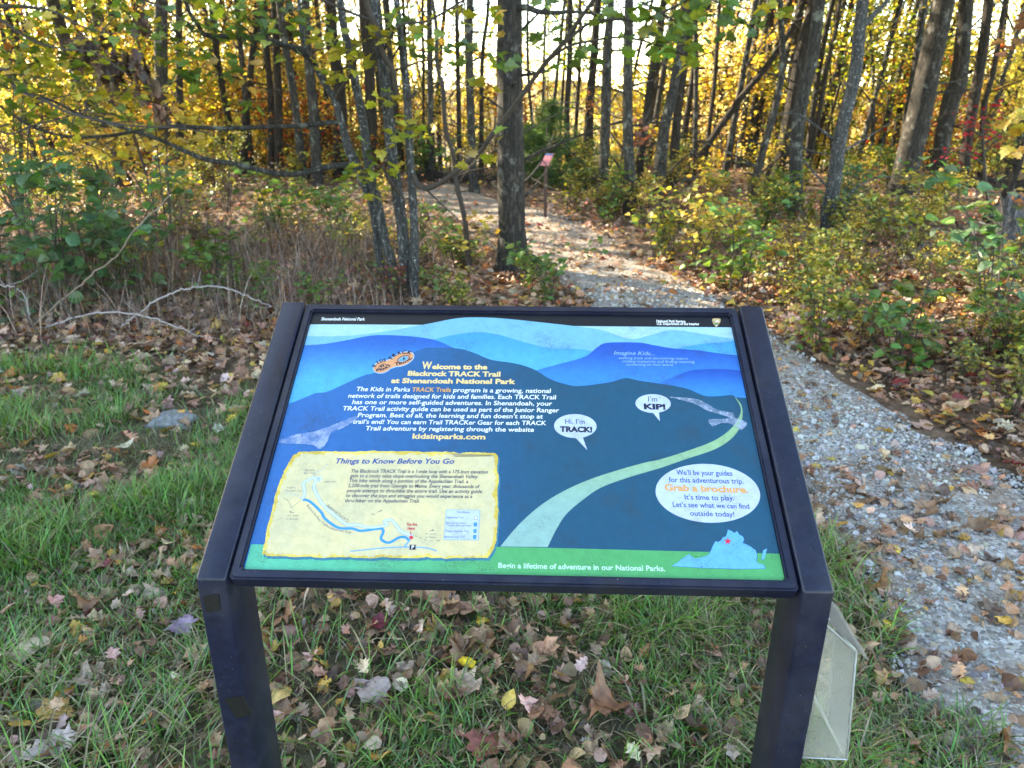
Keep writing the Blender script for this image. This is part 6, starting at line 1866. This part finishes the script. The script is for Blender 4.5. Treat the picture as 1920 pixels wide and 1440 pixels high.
me = bpy.data.meshes.new('header_band'); bm.to_mesh(me); bm.free(); me.materials.append(print_mat('marker_band', '6f7fb0', dirt=.2))
link('header_band', me, pp)


def log(label, a, b, r, m, name='fallen_log'):
    P = [np.array([a[0], a[1], float(g(*a)) + r * .75]), np.array([(a[0] + b[0]) / 2, (a[1] + b[1]) / 2 + rng.normal(0, .06), float(g((a[0] + b[0]) / 2, (a[1] + b[1]) / 2)) + r * .8]), np.array([b[0], b[1], float(g(*b)) + r * .7])]
    B, br = bez(P, r, r * .85, 8); V, q, tt = tube_arrays(B, br, 14, .05)
    V2 = np.vstack([V, B[0][None]]); e0 = np.stack([(np.arange(14) + 1) % 14, np.arange(14), np.full(14, len(V))], 1)
    loc = B[len(B) // 2]
    o = link(name, mk(name, V2 - loc, [q, np.vstack([tt, e0])], m, smooth=True), None, Vector(loc))
    return tag(o, label, 'log')


M_DEADW = bark_mat('dead_wood', (.10, .075, .055), (.38, .31, .25))
a_, b_ = gnd(790, 328), gnd(945, 330); log('dark fallen log lying across the ground behind the stout oak', (a_[0], 13.4), (b_[0] + .25, 12.9), .10, M_BROWN)
a_, b_ = gnd(1085, 330), gnd(1155, 330); log('pale sunlit log on the ground right of the young pine', (a_[0], 13.2), (b_[0] + .5, 13.0), .085, M_DEADW)
a_, b_ = gnd(1195, 330), gnd(1300, 330); log('pale log behind the lichen spotted trunk', (a_[0], 12.9), (b_[0], 12.9), .09, M_DEADW)
log('long pale log lying in the sunlit leaves below the thickest trunk', gnd(1575, 418), gnd(1745, 420), .075, M_DEADW)
log('dark log lying behind the weathered stump', gnd(1815, 352), gnd(1940, 360), .11, M_BROWN)
log('short broken log butting against the weathered stump', gnd(1842, 421), gnd(1872, 424), .085, M_BROWN)

x, y = gnd(1886, 445)
bm = bmesh.new()
nS = 40
rings = []
for zi, zz in enumerate((-.05, .0, .06, .18, .28, .36)):
    ring = []
    for i in range(nS):
        a_ = 2 * math.pi * i / nS
        rr = .125 * (1 + .06 * math.sin(3 * a_ + 1) + .05 * math.sin(7 * a_ + 2) + .035 * math.sin(17 * a_)) * (1.25 if zi == 0 else 1.1 if zi == 1 else 1.0)
        zt_ = zz + (0.05 * math.sin(2 * a_ + .5) + .035 * math.sin(9 * a_) + .02 * math.sin(23 * a_) if zi == 5 else 0)
        ring.append(bm.verts.new((rr * math.cos(a_), rr * math.sin(a_), zt_)))
    rings.append(ring)
for r0_, r1_ in zip(rings[:-1], rings[1:]):
    for i in range(nS): bm.faces.new((r0_[i], r0_[(i + 1) % nS], r1_[(i + 1) % nS], r1_[i]))
inner = [bm.verts.new((v.co.x * .72, v.co.y * .72, v.co.z - .03 + .02 * math.sin(5 * i))) for i, v in enumerate(rings[-1])]
for i in range(nS): bm.faces.new((rings[-1][i], rings[-1][(i + 1) % nS], inner[(i + 1) % nS], inner[i]))
cv = bm.verts.new((0, 0, .27))
for i in range(nS): bm.faces.new((inner[i], inner[(i + 1) % nS], cv))
bmesh.ops.recalc_face_normals(bm, faces=bm.faces)
me = bpy.data.meshes.new('tree_stump'); bm.to_mesh(me); bm.free()
me.materials.append(bark_mat('weathered_wood', (.10, .095, .10), (.42, .40, .41)))
o = link('tree_stump', me, None, (x, y, float(g(x, y)))); o.scale = (1.15, 1.15, 1.1)
tag(o, 'weathered grey stump with a split ragged top near the right edge', 'stump')

for lab, pts, y0, y1, wpx, m in (
    ('pale grey cane arching low over the leaf litter and dipping down at its right end', [(75, 618), (130, 600), (190, 586), (250, 589), (310, 605), (372, 630)], 3.7, 3.5, 5, M_CANE),
    ('bluish grey cane rising right from the leaf litter behind the low arching cane', [(228, 612), (258, 590), (290, 566), (330, 546), (368, 539), (420, 540), (470, 558), (510, 575)], 3.75, 3.9, 5, M_CANE),
    ('long brown cane slanting up to a hooked loop beside the golden shrub', [(60, 612), (115, 562), (165, 520), (215, 482), (258, 424), (300, 388), (322, 356), (322, 335), (310, 323), (298, 322)], 3.75, 4.6, 4.5, M_DRYTWIG),
    ('dark stem leaning left out of the leaf litter at the left edge', [(100, 660), (62, 610), (35, 560), (18, 510), (2, 470)], 3.3, 3.6, 5, M_TWIG),
    ('dark stem leaning left, right of the dark stem at the left edge', [(170, 628), (130, 585), (100, 540), (75, 500), (50, 450)], 3.5, 3.8, 4.5, M_TWIG),
    ('pale thin cane curving down at the left of the dry stalks', [(-5, 534), (30, 540), (48, 562), (58, 600)], 3.7, 3.65, 3, M_CANE),
    ('tan bare cane standing before the maroon litter right of the path', [(1738, 652), (1745, 620), (1752, 585)], 3.9, 3.9, 4, M_DRYTWIG),
    ('broken bare twig lying slanted at the right edge of the path', [(1640, 690), (1680, 665), (1705, 645), (1730, 632)], 3.75, 3.95, 3, M_DRYTWIG)):
    k = len(pts)
    P = np.array([w2(px, py, y0 + (y1 - y0) * i / (k - 1)) for i, (px, py) in enumerate(pts)])
    P[:, 2] = np.maximum(P[:, 2], g(P[:, 0], P[:, 1]) + .004)
    B, br = bez(P, wpx * .42 * (y0 + 1) / F, wpx * .2 * (y0 + 1) / F, 7)
    B = B + rng.normal(0, .004, B.shape)
    t = Tubes(); t.add(B, br, 7, .08); loc = P[0]
    for q in range(5):
        s_ = B[rng.integers(3, len(B))]; e_ = s_ + np.array([rng.normal(0, .09), rng.normal(0, .07), rng.uniform(.0, .14)])
        B2, r2 = bez([s_, (s_ + e_) / 2 + rng.normal(0, .012, 3), e_], .0022, .0008, 4); t.add(B2, r2, 4)
    tag(link('bare_cane', t.mesh('bare_cane', m, loc), None, Vector(loc)), lab, 'cane')
